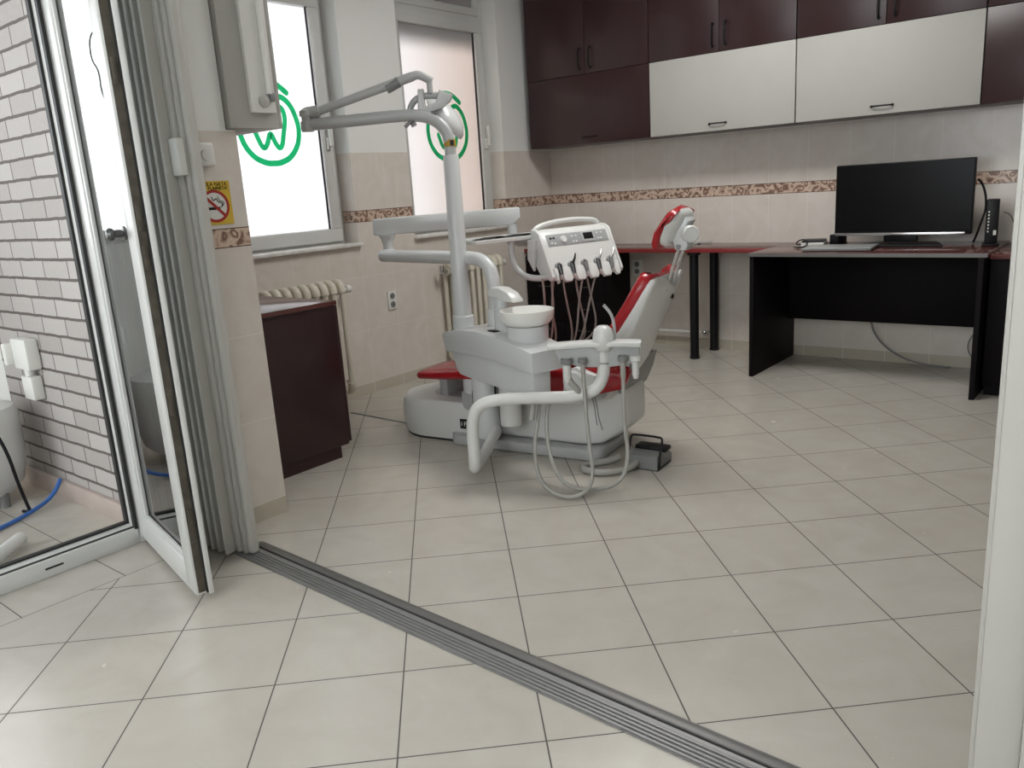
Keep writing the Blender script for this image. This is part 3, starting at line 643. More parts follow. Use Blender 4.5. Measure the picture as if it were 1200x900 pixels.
text('ULA NATA', 0.0185, Matrix.Translation((X + 0.0019, -3.622, 1.285)) @ RT, M_BLACK, 'sign_text', sg)
text("PUNNETA'", 0.0165, Matrix.Translation((X + 0.0019, -3.620, 1.2715)) @ RT, M_BLACK, 'sign_text', sg)
th = thing('thermostat', 'small white thermostat box on the tiled pillar above the yellow sign', 'thermostat', (X, -3.69, 1.395))
MB().box(1.0302, -3.745, 1.352, 1.052, -3.662, 1.434, 0.012, seg=3).build('case', M_WHITE, th)
MB(Matrix.Translation((1.052, -3.70, 1.39)) @ Matrix.Rotation(PI / 2, 4, 'Y')).lathe([(0, 0), (0.02, 0), (0.018, 0.008), (0, 0.009)], n=20).build('dial', M_WHITE, th)

# ------------------------------------------------------------------ radiators
def radiator(y0, n, label, group):
    pitch = 0.062; c = thing('radiator', label, 'radiator', (XW + 0.09, y0 + n * pitch / 2, 0.07), group)
    for k in range(n):
        y = y0 + pitch * (k + 0.5); s = MB()
        for xo in (XW + 0.045, XW + 0.120):
            s.tube([(xo, y, 0.12), (xo, y, 0.70)], 0.017, 10)
        pts = [(XW + 0.045, y, 0.68), (XW + 0.05, y, 0.722), (XW + 0.0825, y, 0.738), (XW + 0.115, y, 0.722), (XW + 0.120, y, 0.68)]
        s.tube(pts, 0.0245, 10, smooth=1); s.tube([(a, b_, 0.82 - z) for a, b_, z in pts], 0.0245, 10, smooth=1)
        s.tube([(XW + 0.0825, y - 0.031, 0.690), (XW + 0.0825, y + 0.031, 0.690)], 0.026, 10)
        s.tube([(XW + 0.0825, y - 0.031, 0.125), (XW + 0.0825, y + 0.031, 0.125)], 0.026, 10)
        s.build('section', M_RAD, c)
    v = MB(); v.tube([(XW + 0.0825, y0 + n * pitch, 0.69), (XW + 0.0825, y0 + n * pitch + 0.03, 0.69)], 0.014, 10); v.tube([(XW + 0.0825, y0 + n * pitch + 0.03, 0.69), (XW + 0.0825, y0 + n * pitch + 0.06, 0.69)], 0.022, 12); v.build('vent_cap', M_WHITE, c)
    v = MB(); v.tube([(XW + 0.0825, y0, 0.69), (XW + 0.0825, y0 - 0.04, 0.69)], 0.014, 10); v.tube([(XW + 0.0825, y0 - 0.04, 0.69), (XW + 0.0825, y0 - 0.04, 0.735)], 0.017, 10); v.build('valve', M_STEEL, c)
    v = MB()
    for yy in (y0 + 0.09, y0 + n * pitch - 0.09): v.tube([(XW + 0.0825, yy, 0.125), (XW + 0.0005, yy, 0.125)], 0.008, 8)
    v.build('bracket', M_STEEL, c)
radiator(-2.82, 9, 'cream column radiator under the left window, partly behind the low cabinet', 'radiators below the windows')
radiator(-1.365, 9, 'cream column radiator under the window by the room corner, behind the chair unit', 'radiators below the windows')

# ------------------------------------------------------------------ on the balcony
c = thing('weatherproof_socket', 'white surface mounted socket box with conduit on the pale brick wall', 'outlet', (-0.1, YB, 0.6))
MB().box(-0.155, YB - 0.058, 0.585, 0.0, YB - 0.001, 0.72, 0.010).build('box', M_WHITE, c)
MB().box(-0.19, YB - 0.085, 0.60, -0.155, YB - 0.02, 0.70, 0.010).build('flap', M_WHITE, c)
MB().tube([(-0.08, YB - 0.03, 0.59), (-0.08, YB - 0.03, 0.545)], 0.018, 12).build('gland', M_WHITE, c)
MB().box(-0.135, YB - 0.05, 0.45, -0.03, YB - 0.001, 0.555, 0.008).build('lower_box', M_WHITE, c)
c = thing('tank', 'white round tank at the left edge, standing on the balcony floor', 'tank', (-0.235, -4.225, 0))
MB().lathe([(0, 0.055), (0.12, 0.055), (0.165, 0.10), (0.19, 0.20), (0.192, 0.40), (0.18, 0.435), (0.12, 0.46), (0, 0.465)], (-0.235, -4.225, 0), 40).build('vessel', M_UNITW, c)
for k in range(3):
    a = 2 * PI * k / 3 + 0.4
    MB().tube([(-0.235 + 0.11 * math.cos(a), -4.225 + 0.11 * math.sin(a), 0.0), (-0.235 + 0.11 * math.cos(a), -4.225 + 0.11 * math.sin(a), 0.07)], 0.02, 12).build('foot', M_GREYP, c)
MB(Matrix.Translation((-0.02, -4.26, 0.462)) @ Matrix.Rotation(0.9, 4, 'Y')).box(-0.05, -0.035, -0.012, 0.05, 0.035, 0.012, 0.006).build('handle', M_WHITE, c)
pts = [(0.03, -4.26, 0.465), (0.085, -4.23, 0.40), (0.105, -4.205, 0.29), (0.095, -4.19, 0.16), (0.075, -4.165, 0.04), (0.06, -4.155, 0.009), (0.02, -4.17, 0.009)]
tag(MB().tube(pts, 0.007, 8, smooth=2).build('black_cable', M_BLACK), 'black cable running down the white tank to the balcony floor', 'cable')
c = tag(MB(Matrix.Translation((-0.01, -4.30, 0.004)) @ Matrix.Rotation(0.5, 4, 'Z')).box(-0.045, -0.022, -0.004, 0.045, 0.022, 0.03, 0.01).build('cable_connector', M_BLACK), 'black plastic cable connector lying on the balcony floor by the blue hose', 'connector')
pts = [(0.005, YB - 0.028, 0.092), (0.03, YB - 0.05, 0.075), (0.045, -4.06, 0.04), (0.07, -4.12, 0.022), (0.11, -4.22, 0.011), (0.16, -4.34, 0.010), (0.26, -4.50, 0.010), (0.36, -4.70, 0.007)]
tag(MB().tube(pts, 0.009, 10, smooth=2).build('blue_hose', M_BLUE), 'thin blue hose leaving the brick wall and lying on the balcony floor', 'hose')
c = thing('white_pipe', 'thick white pipe end lying on the balcony floor near the door sill', 'pipe', (0.34, -4.4, 0))
MB().tube([(0.41, -4.32, 0.035), (0.55, -4.47, 0.036), (0.66, -4.62, 0.036)], 0.026, 16, cap=False).build('pipe', M_UNITW, c)
MB(Matrix.Translation((0.41, -4.32, 0.035)) @ Vector((-0.68, 0.73, 0)).to_track_quat('Z', 'Y').to_matrix().to_4x4()).lathe([(0.026, 0.0), (0.022, 0.010), (0.012, 0.016), (0, 0.018)], n=20).build('pipe_cap', M_UNITW, c)
pts = [(-0.70, -4.19, 2.09), (-0.70, -4.165, 2.095), (-0.70, -4.13, 2.05), (-0.70, -4.123, 1.95), (-0.70, -4.15, 1.90), (-0.70, -4.142, 1.79), (-0.70, -4.187, 1.67), (-0.70, -4.20, 1.2)]
MB().tube(pts, 0.004, 8, smooth=2).build('hanging_cable', M_GREYP, WIN3)
tag(MB().box(0.09, -2.432, 0, 0.72, -2.412, 0.006, 0.002).build('cable_cover', M_HOSE), 'narrow beige cable cover strip on the floor behind the dental chair base', 'cable cover')

# ------------------------------------------------------------------ dental unit: chair, cuspidor, lamp, instrument console
O = Vector((1.363, -2.288, 0)); UA = Vector((0.989, 0.148, 0)); VA = Vector((-0.148, 0.989, 0)); ZA = Vector((0, 0, 1))
MC = Matrix(((UA.x, VA.x, 0, O.x), (UA.y, VA.y, 0, O.y), (0, 0, 1, 0), (0, 0, 0, 1)))
def P(u, v, z): return O + UA * u + VA * v + ZA * z
DU = thing('dental_unit', 'white dental chair unit with red upholstery, lamp arm and instrument console', 'dental chair', (O.x, O.y, 0))
def cbuild(mb, name, m, parent=DU, **k): return mb.build(name, m, parent, **k)
# base plate
pl = []
for cu, cv, a0 in ((0.36, 0.06, 0), (-0.32, 0.12, 90), (-0.32, -0.18, 180), (0.36, -0.18, 270)):
    for k in range(7): a = math.radians(a0 + 15 * k); pl.append((cu + 0.07 * math.cos(a), cv + 0.07 * math.sin(a)))
cbuild(MB().prism(pl, O, UA, VA, ZA, 0.003, 0.055, 0.010), 'base_plate', M_UNITG)
# motor housing under the seat
def hring(u, hw, z0, z1, r=0.03):
    o_ = []
    for (cv_, cz_), a0 in (((hw - r, z1 - r), 0), ((-hw + r, z1 - r), 90), ((-hw + r, z0 + r), 180), ((hw - r, z0 + r), 270)):
        for k in range(5): a = math.radians(a0 + 22.5 * k); o_.append(P(u, cv_ + r * math.cos(a), cz_ + r * math.sin(a)))
    return o_
cbuild(MB().loft([hring(-0.12, 0.19, 0.062, 0.29), hring(-0.10, 0.20, 0.057, 0.30), hring(0.32, 0.205, 0.057, 0.295), hring(0.41, 0.19, 0.066, 0.305), hring(0.47, 0.145, 0.095, 0.315), hring(0.505, 0.118, 0.125, 0.31), hring(0.513, 0.10, 0.15, 0.295)]), 'motor_housing', M_UNITW, angle=40)
# horseshoe foot cover
out = []
for k in range(25):
    a = math.radians(90 + 180 * k / 24); out.append((-0.56 + 0.235 * math.cos(a), 0.005 + 0.215 * math.sin(a)))
foot_o = out + [(-0.12, -0.205), (-0.12, 0.215)]
cv = MB()
def fring(z, s): return [P(-0.40 + (a + 0.40) * s, b_ * s, z) for a, b_ in foot_o]
cv.loft([fring(0.012, 0.965), fring(0.03, 0.98), fring(0.10, 1.0), fring(0.165, 0.99), fring(0.190, 0.965), fring(0.203, 0.92), fring(0.206, 0.84)])
fc = cbuild(cv, 'foot_cover', M_UNITW, angle=30)
cbuild(MB().prism([(-0.50 + (a + 0.40) * 0.5 + 0.1, b_ * 0.55) for a, b_ in foot_o], O, UA, VA, ZA, 0.2062, 0.2085, 0.001), 'cover_recess', M_UNITG, fc)
cbuild(MB().loft([fring(0.0, 0.955), fring(0.012, 0.955)]), 'rubber_rim', M_GASKET, fc)
lab_ = cbuild(MB().box(-0.335, -0.2075, 0.075, -0.285, -0.203, 0.125, 0.001, MC), 'power_label', M_BLACK, fc)
q = MB(); q.box(-0.326, -0.2085, 0.090, -0.322, -0.2074, 0.110, 0, MC); q.box(-0.310, -0.2085, 0.088, -0.307, -0.2074, 0.112, 0, MC); q.box(-0.307, -0.2085, 0.109, -0.297, -0.2074, 0.112, 0, MC); q.box(-0.307, -0.2085, 0.099, -0.297, -0.2074, 0.102, 0, MC); q.box(-0.299, -0.2085, 0.099, -0.296, -0.2074, 0.112, 0, MC); cbuild(q, 'power_marks', M_PAPER, fc)
# leg rest
lr = MB(); rings = []
for u, hw, z, th_ in ((-0.61, 0.06, 0.320, 0.010), (-0.605, 0.115, 0.320, 0.018), (-0.58, 0.135, 0.322, 0.025), (-0.45, 0.17, 0.338, 0.029), (-0.25, 0.20, 0.362, 0.035), (-0.02, 0.22, 0.385, 0.036)):
    r_ = []
    for k in range(16):
        a = 2 * PI * k / 16; ca, sa_ = math.cos(a), math.sin(a)
        r_.append(P(u, -0.055 + hw * math.copysign(abs(ca) ** 0.45, ca), z + th_ * math.copysign(abs(sa_) ** 0.6, sa_)))
    rings.append(r_)
cbuild(lr.loft(rings), 'leg_rest', M_RED, angle=60)
cbuild(MB().box(-0.52, -0.10, 0.20, -0.47, 0.06, 0.315, 0.008, MC), 'leg_rest_strut', M_UNITG)
# seat
st = []
for v, s in ((-0.255, 0.86), (-0.25, 0.95), (-0.22, 1.0), (-0.08, 0.97), (0.08, 0.97), (0.22, 1.0), (0.25, 0.95), (0.255, 0.86)):
    ue = 0.085 - 0.20 * (v + 0.25)
    pts = [(-0.06, 0.345), (0.08, 0.305), (0.40, 0.305), (0.47 + ue, 0.345), (0.49 + ue, 0.40), (0.46 + ue, 0.445), (0.36, 0.425), (0.15, 0.41), (-0.04, 0.42), (-0.08, 0.39)]
    st.append([P(0.25 + (a - 0.25) * s, v, 0.38 + (b_ - 0.38) * s) for a, b_ in pts])
cbuild(MB().loft(st), 'seat', M_RED, angle=60)
cbuild(MB().box(0.05, -0.21, 0.285, 0.44, 0.19, 0.318, 0.008, MC), 'seat_frame', M_UNITG)
# backrest: a deep rear shell with a saddle in its top edge, red cushion in front of it
SEC = [(0.30, 0.43, 0.475, 0.17), (0.35, 0.38, 0.505, 0.19), (0.44, 0.335, 0.535, 0.198), (0.505, 0.421, 0.558, 0.20), (0.59, 0.521, 0.592, 0.20), (0.70, 0.592, 0.640, 0.20), (0.765, 0.629, 0.668, 0.198), (0.805, 0.652, 0.684, 0.19), (0.818, 0.660, 0.682, 0.178)]
def saddle(v, k): return k * (-0.070 * math.exp(-((v - 0.005) / 0.07) ** 2) - 0.025 * (abs(v) / 0.2) ** 6)
rings = []
for i, (z, uf, ur, hw) in enumerate(SEC):
    k = max(0.0, (i - 4) / 4.0); d = ur - uf
    half = [(uf, hw), (uf + 0.35 * d, hw), (uf + 0.70 * d, hw * 0.985), (uf + 0.90 * d, hw * 0.93), (ur, hw * 0.80), (ur + 0.012, hw * 0.45)]
    pts = [(a, -b_) for a, b_ in half] + [(ur + 0.015, 0.0)] + half[::-1]
    pts += [(uf + 0.004, hw * t_) for t_ in (0.6, 0.3, 0.0, -0.3, -0.6)]
    rings.append([P(a, v, z + saddle(v, k)) for a, v in pts])
br0 = cbuild(MB().loft(rings), 'backrest', M_UNITW, angle=50)
CU = [(0.415, 0.30, 0.19)] + [(z, uf, hw) for z, uf, ur, hw in SEC[2:]] + [(0.836, 0.655, 0.165)]
rings = []
for i, (z, uf, hw) in enumerate(CU):
    k = min(1.0, max(0.0, (i - 3) / 4.0)); th_ = 0.046 if i < len(CU) - 1 else 0.030
    dz = 0.022 if i < len(CU) - 1 else 0.006
    prof = [(0.002, 1.0, 0), (-0.35, 1.05, 0.4), (-0.8, 1.03, 0.85), (-1.0, 0.90, 1.0), (-0.90, 0.5, 1.0), (-0.85, 0.0, 1.0)]
    pts = [(uf + a * th_, -b_ * hw, z + c_ * dz) for a, b_, c_ in prof] + [(uf + a * th_, b_ * hw, z + c_ * dz) for a, b_, c_ in prof[-2::-1]]
    pts += [(uf + 0.002, hw * t_, z) for t_ in (0.5, 0.0, -0.5)]
    rings.append([P(a, v, zz_ + saddle(v, k)) for a, v, zz_ in pts])
cbuild(MB().loft(rings), 'backrest_cushion', M_RED, angle=60)
gc = [(0.42, 0.405), (0.545, 0.435), (0.525, 0.36), (0.492, 0.285), (0.445, 0.245), (0.40, 0.25), (0.40, 0.33)]
cbuild(MB().prism(gc, O, UA, ZA, VA, -0.13, 0.20, 0.012), 'hinge_cover', M_GREYP)
cbuild(MB().prism([(0.40, 0.43), (0.50, 0.44), (0.495, 0.36), (0.46, 0.28), (0.43, 0.27), (0.445, 0.36)], O, UA, ZA, VA, -0.175, -0.131, 0.006), 'side_bracket', M_UNITW)
cbuild(MB(Matrix.Translation(P(0.655, 0.10, 0.70)) @ UA.to_track_quat('Z', 'Y').to_matrix().to_4x4()).lathe([(0, -0.01), (0.012, -0.01), (0.011, 0.004), (0, 0.005)], n=16), 'lock_button', M_BLACK)
# headrest
hf = [(0.650, 0.922), (0.643, 0.955), (0.656, 1.000), (0.684, 1.052), (0.712, 1.086), (0.735, 1.100)]
hb = [(0.755, 1.088), (0.736, 1.062), (0.704, 1.020), (0.682, 0.970), (0.674, 0.928)]
hr = []
for v, q_ in ((-0.128, 0.35), (-0.122, 0.75), (-0.105, 1.0), (0.0, 1.0), (0.105, 1.0), (0.122, 0.75), (0.128, 0.35)):
    mid = [((a + c_) / 2, (b_ + d_) / 2) for (a, b_), (c_, d_) in zip(hf, [hb[4], hb[4], hb[3], hb[2], hb[1], hb[0]])]
    fr_ = [(m_[0] + (p_[0] - m_[0]) * q_, m_[1] + (p_[1] - m_[1]) * q_) for p_, m_ in zip(hf, mid)]
    bk_ = [(m_[0] + (p_[0] - m_[0]) * q_, m_[1] + (p_[1] - m_[1]) * q_) for p_, m_ in zip(hb, [mid[5], mid[4], mid[3], mid[2], mid[1]])]
    drop = -0.03 * (abs(v) / 0.128) ** 4
    hr.append([P(a, v, b_ + (drop if b_ > 1.04 else 0)) for a, b_ in fr_ + bk_])
hc = cbuild(MB().loft(hr), 'headrest_cushion', M_RED, angle=60)
sr = []
for off_, vw, zs in ((0.0, 0.118, 1.0), (0.014, 0.112, 0.97), (0.030, 0.085, 0.82), (0.046, 0.055, 0.55)):
    r_ = []
    for k in range(24):
        a = 2 * PI * k / 24; v = vw * math.copysign(abs(math.cos(a)) ** 0.6, math.cos(a)); t_ = 0.5 + 0.5 * zs * math.copysign(abs(math.sin(a)) ** 0.6, math.sin(a)) * 0.97
        x_ = t_ * (len(hb) - 1); i_ = min(int(x_), len(hb) - 2); f_ = x_ - i_; hh_ = hb[::-1]
        uu_ = hh_[i_][0] + (hh_[i_ + 1][0] - hh_[i_][0]) * f_; zz_ = hh_[i_][1] + (hh_[i_ + 1][1] - hh_[i_][1]) * f_
        drop = -0.028 * (abs(v) / 0.128) ** 4 * (zz_ > 1.04)
        r_.append(P(uu_ + off_ * 0.85, v, zz_ - off_ * 0.5 + drop))
    sr.append(r_)
cbuild(MB().loft(sr), 'headrest_shell', M_UNITW, hc, angle=50)
hk = [(0.715, 1.035), (0.732, 1.046), (0.780, 1.050), (0.790, 1.035), (0.776, 1.012), (0.776, 0.967), (0.782, 0.932), (0.770, 0.914), (0.726, 0.916), (0.720, 0.937), (0.713, 0.977)]
hbk = cbuild(MB().prism(hk, O, UA, ZA, VA, -0.060, 0.030, 0.008), 'headrest_bracket', M_UNIT)
kd = (UA * 0.62 - VA * 0.78).normalized()
KM = Matrix.Translation(P(0.785, -0.050, 0.982)) @ kd.to_track_quat('Z', 'Y').to_matrix().to_4x4()
cbuild(MB(KM).lathe([(0, -0.02), (0.034, -0.02), (0.036, 0.006), (0.036, 0.022), (0.031, 0.030), (0.026, 0.030), (0.024, 0.027), (0, 0.027)], n=32), 'headrest_knob', M_UNITW, hbk)
for dv in (-0.048, 0.018):
    cbuild(MB().tube([P(0.742, dv, 0.925), P(0.676, dv, 0.745)], 0.0075, 10), 'headrest_rod', M_STEEL, hbk)
for (a, b_) in ((0.738, 1.026), (0.742, 0.930)):
    cbuild(MB(MC @ Matrix.Translation((a, -0.059, b_)) @ Matrix.Rotation(PI / 2, 4, 'X')).lathe([(0, 0), (0.011, 0), (0.011, 0.006), (0, 0.007)], n=14), 'clamp_screw', M_GREYP, hbk)
# armrest hinge on the near side
ah = [(a + 0.143, b_ + 0.012) for a, b_ in ((0.14, 0.265), (0.235, 0.265), (0.262, 0.33), (0.300, 0.365), (0.305, 0.40), (0.26, 0.415), (0.215, 0.435), (0.17, 0.415), (0.150, 0.37))]
an = cbuild(MB().prism(ah, O, UA, ZA, VA, -0.295, -0.258, 0.008), 'armrest_bracket', M_UNITW)
cbuild(MB(MC @ Matrix.Translation((0.348, -0.294, 0.380)) @ Matrix.Rotation(PI / 2, 4, 'X')).lathe([(0, 0), (0.050, 0), (0.050, 0.012), (0.044, 0.018), (0, 0.019)], n=28), 'armrest_disc', M_UNITW, an)

# cuspidor cabinet
E = Vector((0.966, -0.259, 0)); NN = Vector((0.259, 0.966, 0)); PF = Vector((1.2, -2.63, 0))
def Q(e, n, z): return PF + E * e + NN * n + ZA * z
ME = Matrix(((E.x, NN.x, 0, PF.x), (E.y, NN.y, 0, PF.y), (0, 0, 1, 0), (0, 0, 0, 1)))
up = [(-0.155, 0.472), (-0.178, 0.545), (-0.172, 0.562), (-0.05, 0.590), (0.10, 0.598), (0.22, 0.594), (0.34, 0.580), (0.527, 0.548), (0.524, 0.458), (0.40, 0.468), (0.22, 0.480), (0.05, 0.482)]
cab = cbuild(MB().prism(up, PF, E, ZA, NN, 0.0, 0.20, 0.008), 'cuspidor_cabinet', M_UNIT, angle=30)
lo = [(-0.135, 0.473), (0.05, 0.483), (0.22, 0.481), (0.40, 0.469), (0.505, 0.460), (0.500, 0.345), (0.47, 0.338), (0.25, 0.352), (0.00, 0.362), (-0.07, 0.368), (-0.095, 0.385)]
cbuild(MB().prism(lo, PF, E, ZA, NN, 0.018, 0.115, 0.008), 'cabinet_lower_shell', M_UNIT, cab, angle=30)
# bottles and support column below
def cyl(e, n, r, z0, z1, name, m, parent=DU, chamfer=0.008):
    q_ = Q(e, n, 0)
    return cbuild(MB().lathe([(0, z0), (r - chamfer, z0), (r, z0 + chamfer), (r, z1)], (q_.x, q_.y, 0), 28), name, m, parent)
k_ = cyl(0.045, 0.080, 0.062, 0.068, 0.37, 'support_column', M_UNIT)
sm = MB(ME); sm.box(0.010, 0.026, 0.18, 0.018, 0.030, 0.30); sm.box(0.010, 0.026, 0.10, 0.018, 0.030, 0.15); cbuild(sm, 'level_slot', M_BLACK, k_)
cyl(-0.085, 0.10, 0.05, 0.26, 0.375, 'water_bottle', M_UNIT)
cbuild(MB(ME).box(-0.150, 0.065, 0.175, -0.050, 0.17, 0.265, 0.006), 'valve_block', M_UNITG)
k_ = cyl(0.20, 0.11, 0.05, 0.15, 0.36, 'suction_bottle', M_UNITW)
cbuild(MB(ME).box(0.152, 0.058, 0.26, 0.160, 0.064, 0.35), 'level_slot', M_BLACK, k_)
# spittoon bowl with its turret
bc = Q(0.345, 0.125, 0)
cbuild(MB().lathe([(0.088, 0.555), (0.090, 0.57), (0.092, 0.628), (0.088, 0.632), (0.0, 0.632)], (bc.x, bc.y, 0), 40), 'bowl_pedestal', M_UNIT)
cbuild(MB().lathe([(0, 0.632), (0.080, 0.632), (0.100, 0.640), (0.114, 0.660), (0.119, 0.690), (0.118, 0.699), (0.113, 0.700), (0.108, 0.694), (0.100, 0.672), (0.070, 0.652), (0.02, 0.644), (0, 0.642)], (bc.x, bc.y, 0), 48), 'spittoon_bowl', M_CERAM)
tp = Q(0.165, 0.12, 0)
fa = MB(); fa.lathe([(0.036, 0.585), (0.036, 0.69), (0.033, 0.693), (0.033, 0.745), (0, 0.745)], (tp.x, tp.y, 0), 24)
fau = cbuild(fa, 'water_turret', M_UNIT)
sp = [(-0.060, 0.745), (-0.062, 0.772), (-0.03, 0.786), (0.03, 0.786), (0.09, 0.768), (0.128, 0.738), (0.130, 0.728), (0.04, 0.730), (0.0, 0.738)]
cbuild(MB().prism(sp, tp, E, ZA, NN, -0.030, 0.030, 0.008), 'spout_hood', M_UNITW, fau)
cbuild(MB().box(0.150, 0.045, 0.5955, 0.205, 0.075, 0.600, 0.001, ME), 'fill_button', M_BLACK, cab)
# lamp pole
pb = Q(-0.10, 0.10, 0); pb = Vector((1.10, -2.50, 0))
cbuild(MB().lathe([(0.052, 0.575), (0.052, 0.632), (0.048, 0.637), (0.0, 0.637)], (pb.x, pb.y, 0), 28), 'pole_collar', M_UNIT)
cbuild(MB().lathe([(0.043, 0.637), (0.036, 1.37), (0.034, 1.375), (0, 1.375)], (pb.x, pb.y, 0), 28), 'lamp_pole', M_UNIT)
RI = Vector((0.748, 0.620, 0)).normalized()                    # arms lie roughly square to the viewing direction
a1 = [pb + ZA * 1.37, pb + ZA * 1.43, pb + ZA * 1.485 - RI * 0.012, pb + ZA * 1.535 - RI * 0.060, pb + ZA * 1.556 - RI * 0.13, pb + ZA * 1.560 - RI * 0.22, pb + ZA * 1.552 - RI * 0.42, pb + ZA * 1.545 - RI * 0.635]
cbuild(MB().tube([a1[0], a1[1]], 0.026, 20).tube(a1[1:], 0.027, 20, smooth=2), 'lower_lamp_arm', M_UNITG)
lbm = MB().lathe([(0.0275, 1.412), (0.0275, 1.442)], (pb.x, pb.y, 0), 24)
lb_ = cbuild(lbm, 'warning_label', M_LABY)
wd_ = Vector((0.62, -0.748, 0)); s_ = Vector((0.748, 0.62, 0))
q = MB(); q.prism([(0.003, 1.416), (0.020, 1.416), (0.020, 1.438), (0.003, 1.438)], pb, s_, ZA, wd_, 0.020, 0.0285); cbuild(q, 'label_symbol', M_BLACK, lb_)
el = pb - RI * 0.635
cbuild(MB().lathe([(0, 1.515), (0.026, 1.515), (0.030, 1.525), (0.030, 1.558), (0.023, 1.564), (0.023, 1.580), (0.032, 1.584), (0.030, 1.605), (0.012, 1.618), (0, 1.620)], (el.x, el.y, 0), 28), 'elbow_joint', M_UNITG)
tipA = pb - RI * 0.145 + ZA * 1.722 + wd_ * 0.0
arm2 = [el + ZA * 1.597 + RI * 0.01, el + ZA * 1.607 + RI * 0.10, el.lerp(tipA, 0.75) * 1.0]
arm2[2].z = 1.698
cbuild(MB().tube([el + ZA * 1.596, el + ZA * 1.602 + RI * 0.06], 0.026, 16).tube([el + ZA * 1.602 + RI * 0.06, el + ZA * 1.602 + RI * 0.06 + (tipA - (el + ZA * 1.602 + RI * 0.06))], [0.019, 0.021], 16), 'upper_lamp_arm', M_UNITG)
cbuild(MB().tube([tipA - RI * 0.12 - ZA * 0.045, tipA - RI * 0.06 - ZA * 0.018], 0.0235, 16), 'arm_cover', M_GREYP)
# lamp head hanging from the upper arm
LH = cbuild(MB().tube([tipA, tipA + RI * 0.03 + ZA * 0.008, tipA + RI * 0.085 - ZA * 0.025], [0.020, 0.022, 0.017], 16, smooth=2).tube([tipA + RI * 0.075 - ZA * 0.020, tipA + RI * 0.075 - ZA * 0.075], 0.013, 14), 'lamp_knuckle', M_UNITG)
hc0 = tipA + RI * 0.075 - ZA * 0.085 - wd_ * 0.02
# C-shaped yoke, curved reflector shield and bulge
yk = [hc0 + RI * x + ZA * z for x, z in ((0.03, 0.0), (-0.02, 0.004), (-0.075, -0.01), (-0.10, -0.05), (-0.103, -0.09), (-0.085, -0.125))]
cbuild(MB().tube(yk, [0.016, 0.016, 0.015, 0.015, 0.014, 0.013], 14, smooth=2), 'lamp_yoke', M_UNITG, LH)
head = cbuild(MB(), 'lamp_head', M_UNITG) if False else None
HM = Matrix.Translation(hc0 + RI * 0.052 - ZA * 0.088 - wd_ * 0.125)
nd = (RI * 0.76 + ZA * 0.60 + wd_ * 0.10).normalized()          # dish axis: light points down, away from us
HR = HM @ nd.to_track_quat('Z', 'Y').to_matrix().to_4x4()
dish = MB(HR).lathe([(0.0, 0.052), (0.045, 0.050), (0.085, 0.036), (0.112, 0.010), (0.118, -0.012), (0.114, -0.014), (0.106, 0.004), (0.080, 0.026), (0.04, 0.038), (0, 0.040)], n=40)
dh = cbuild(dish, 'lamp_dish', M_UNIT)
cbuild(MB(HR).lathe([(0, -0.035), (0.04, -0.034), (0.075, -0.024), (0.096, -0.004), (0.10, 0.008), (0, 0.01)], n=36), 'reflector', M_UNITG, dh)
br_ = [(-0.055, 0.03), (-0.062, -0.06), (-0.02, -0.075), (0.05, -0.055), (0.085, -0.028), (0.10, 0.0), (0.04, 0.022), (0.02, -0.03), (-0.028, -0.045), (-0.030, 0.03)]
cbuild(MB().prism(br_, hc0, RI, ZA, wd_, -0.03, 0.03, 0.008), 'lamp_bracket', M_UNIT, dh)
hp = [hc0 + RI * x + ZA * z + wd_ * 0.03 for x, z in ((0.02, -0.082), (-0.04, -0.080), (-0.085, -0.095), (-0.125, -0.130))]
cbuild(MB().tube(hp, 0.008, 10, smooth=2), 'lamp_handle', M_GREYP, dh)

# instrument arm
tb = Vector((1.30, -2.49, 0)); e2 = Vector((0.46, -2.395, 0.905))
h_ = (Vector((e2.x, e2.y, 0)) - tb).normalized()
pts = [tb + ZA * 0.59, tb + ZA * 0.78, tb + ZA * 0.85 + h_ * 0.015, tb + ZA * 0.892 + h_ * 0.06, tb + ZA * 0.905 + h_ * 0.13, tb + ZA * 0.905 + h_ * 0.30, e2]
cbuild(MB().tube(pts, 0.032, 20, smooth=2), 'swing_tube', M_UNIT)
cbuild(MB().lathe([(0.042, 0.575), (0.042, 0.672), (0.038, 0.678), (0, 0.678)], (tb.x, tb.y, 0), 28), 'swing_collar', M_UNIT)
cbuild(MB().lathe([(0.0, 0.872), (0.032, 0.874), (0.034, 0.88), (0.034, 0.935), (0.026, 0.94), (0.026, 0.965), (0.036, 0.995), (0.046, 1.015), (0, 1.015)], (e2.x + 0.03, e2.y + 0.015, 0), 28), 'arm_joint', M_UNIT)
bl = Vector((0.415, -2.40, 0)); brr = Vector((1.012, -1.905, 0)); bd = (brr - bl).normalized(); bn = Vector((bd.y, -bd.x, 0)); BL = (brr - bl).length
bm_ = [(0, 1.015), (0.0, 1.092), (0.008, 1.098), (BL - 0.01, 1.112), (BL, 1.105), (BL, 1.058), (BL - 0.05, 1.022), (BL - 0.12, 1.022), (0.01, 1.012)]
cbuild(MB().prism(bm_, bl, bd, ZA, bn, -0.035, 0.035, 0.008), 'parallel_arm', M_UNIT)
je = bl + bd * (BL - 0.045)
cbuild(MB().lathe([(0.030, 1.03), (0.026, 1.02), (0.026, 0.955), (0.034, 0.945), (0.034, 0.92), (0, 0.92)], (je.x, je.y, 0), 24), 'arm_joint', M_UNIT)

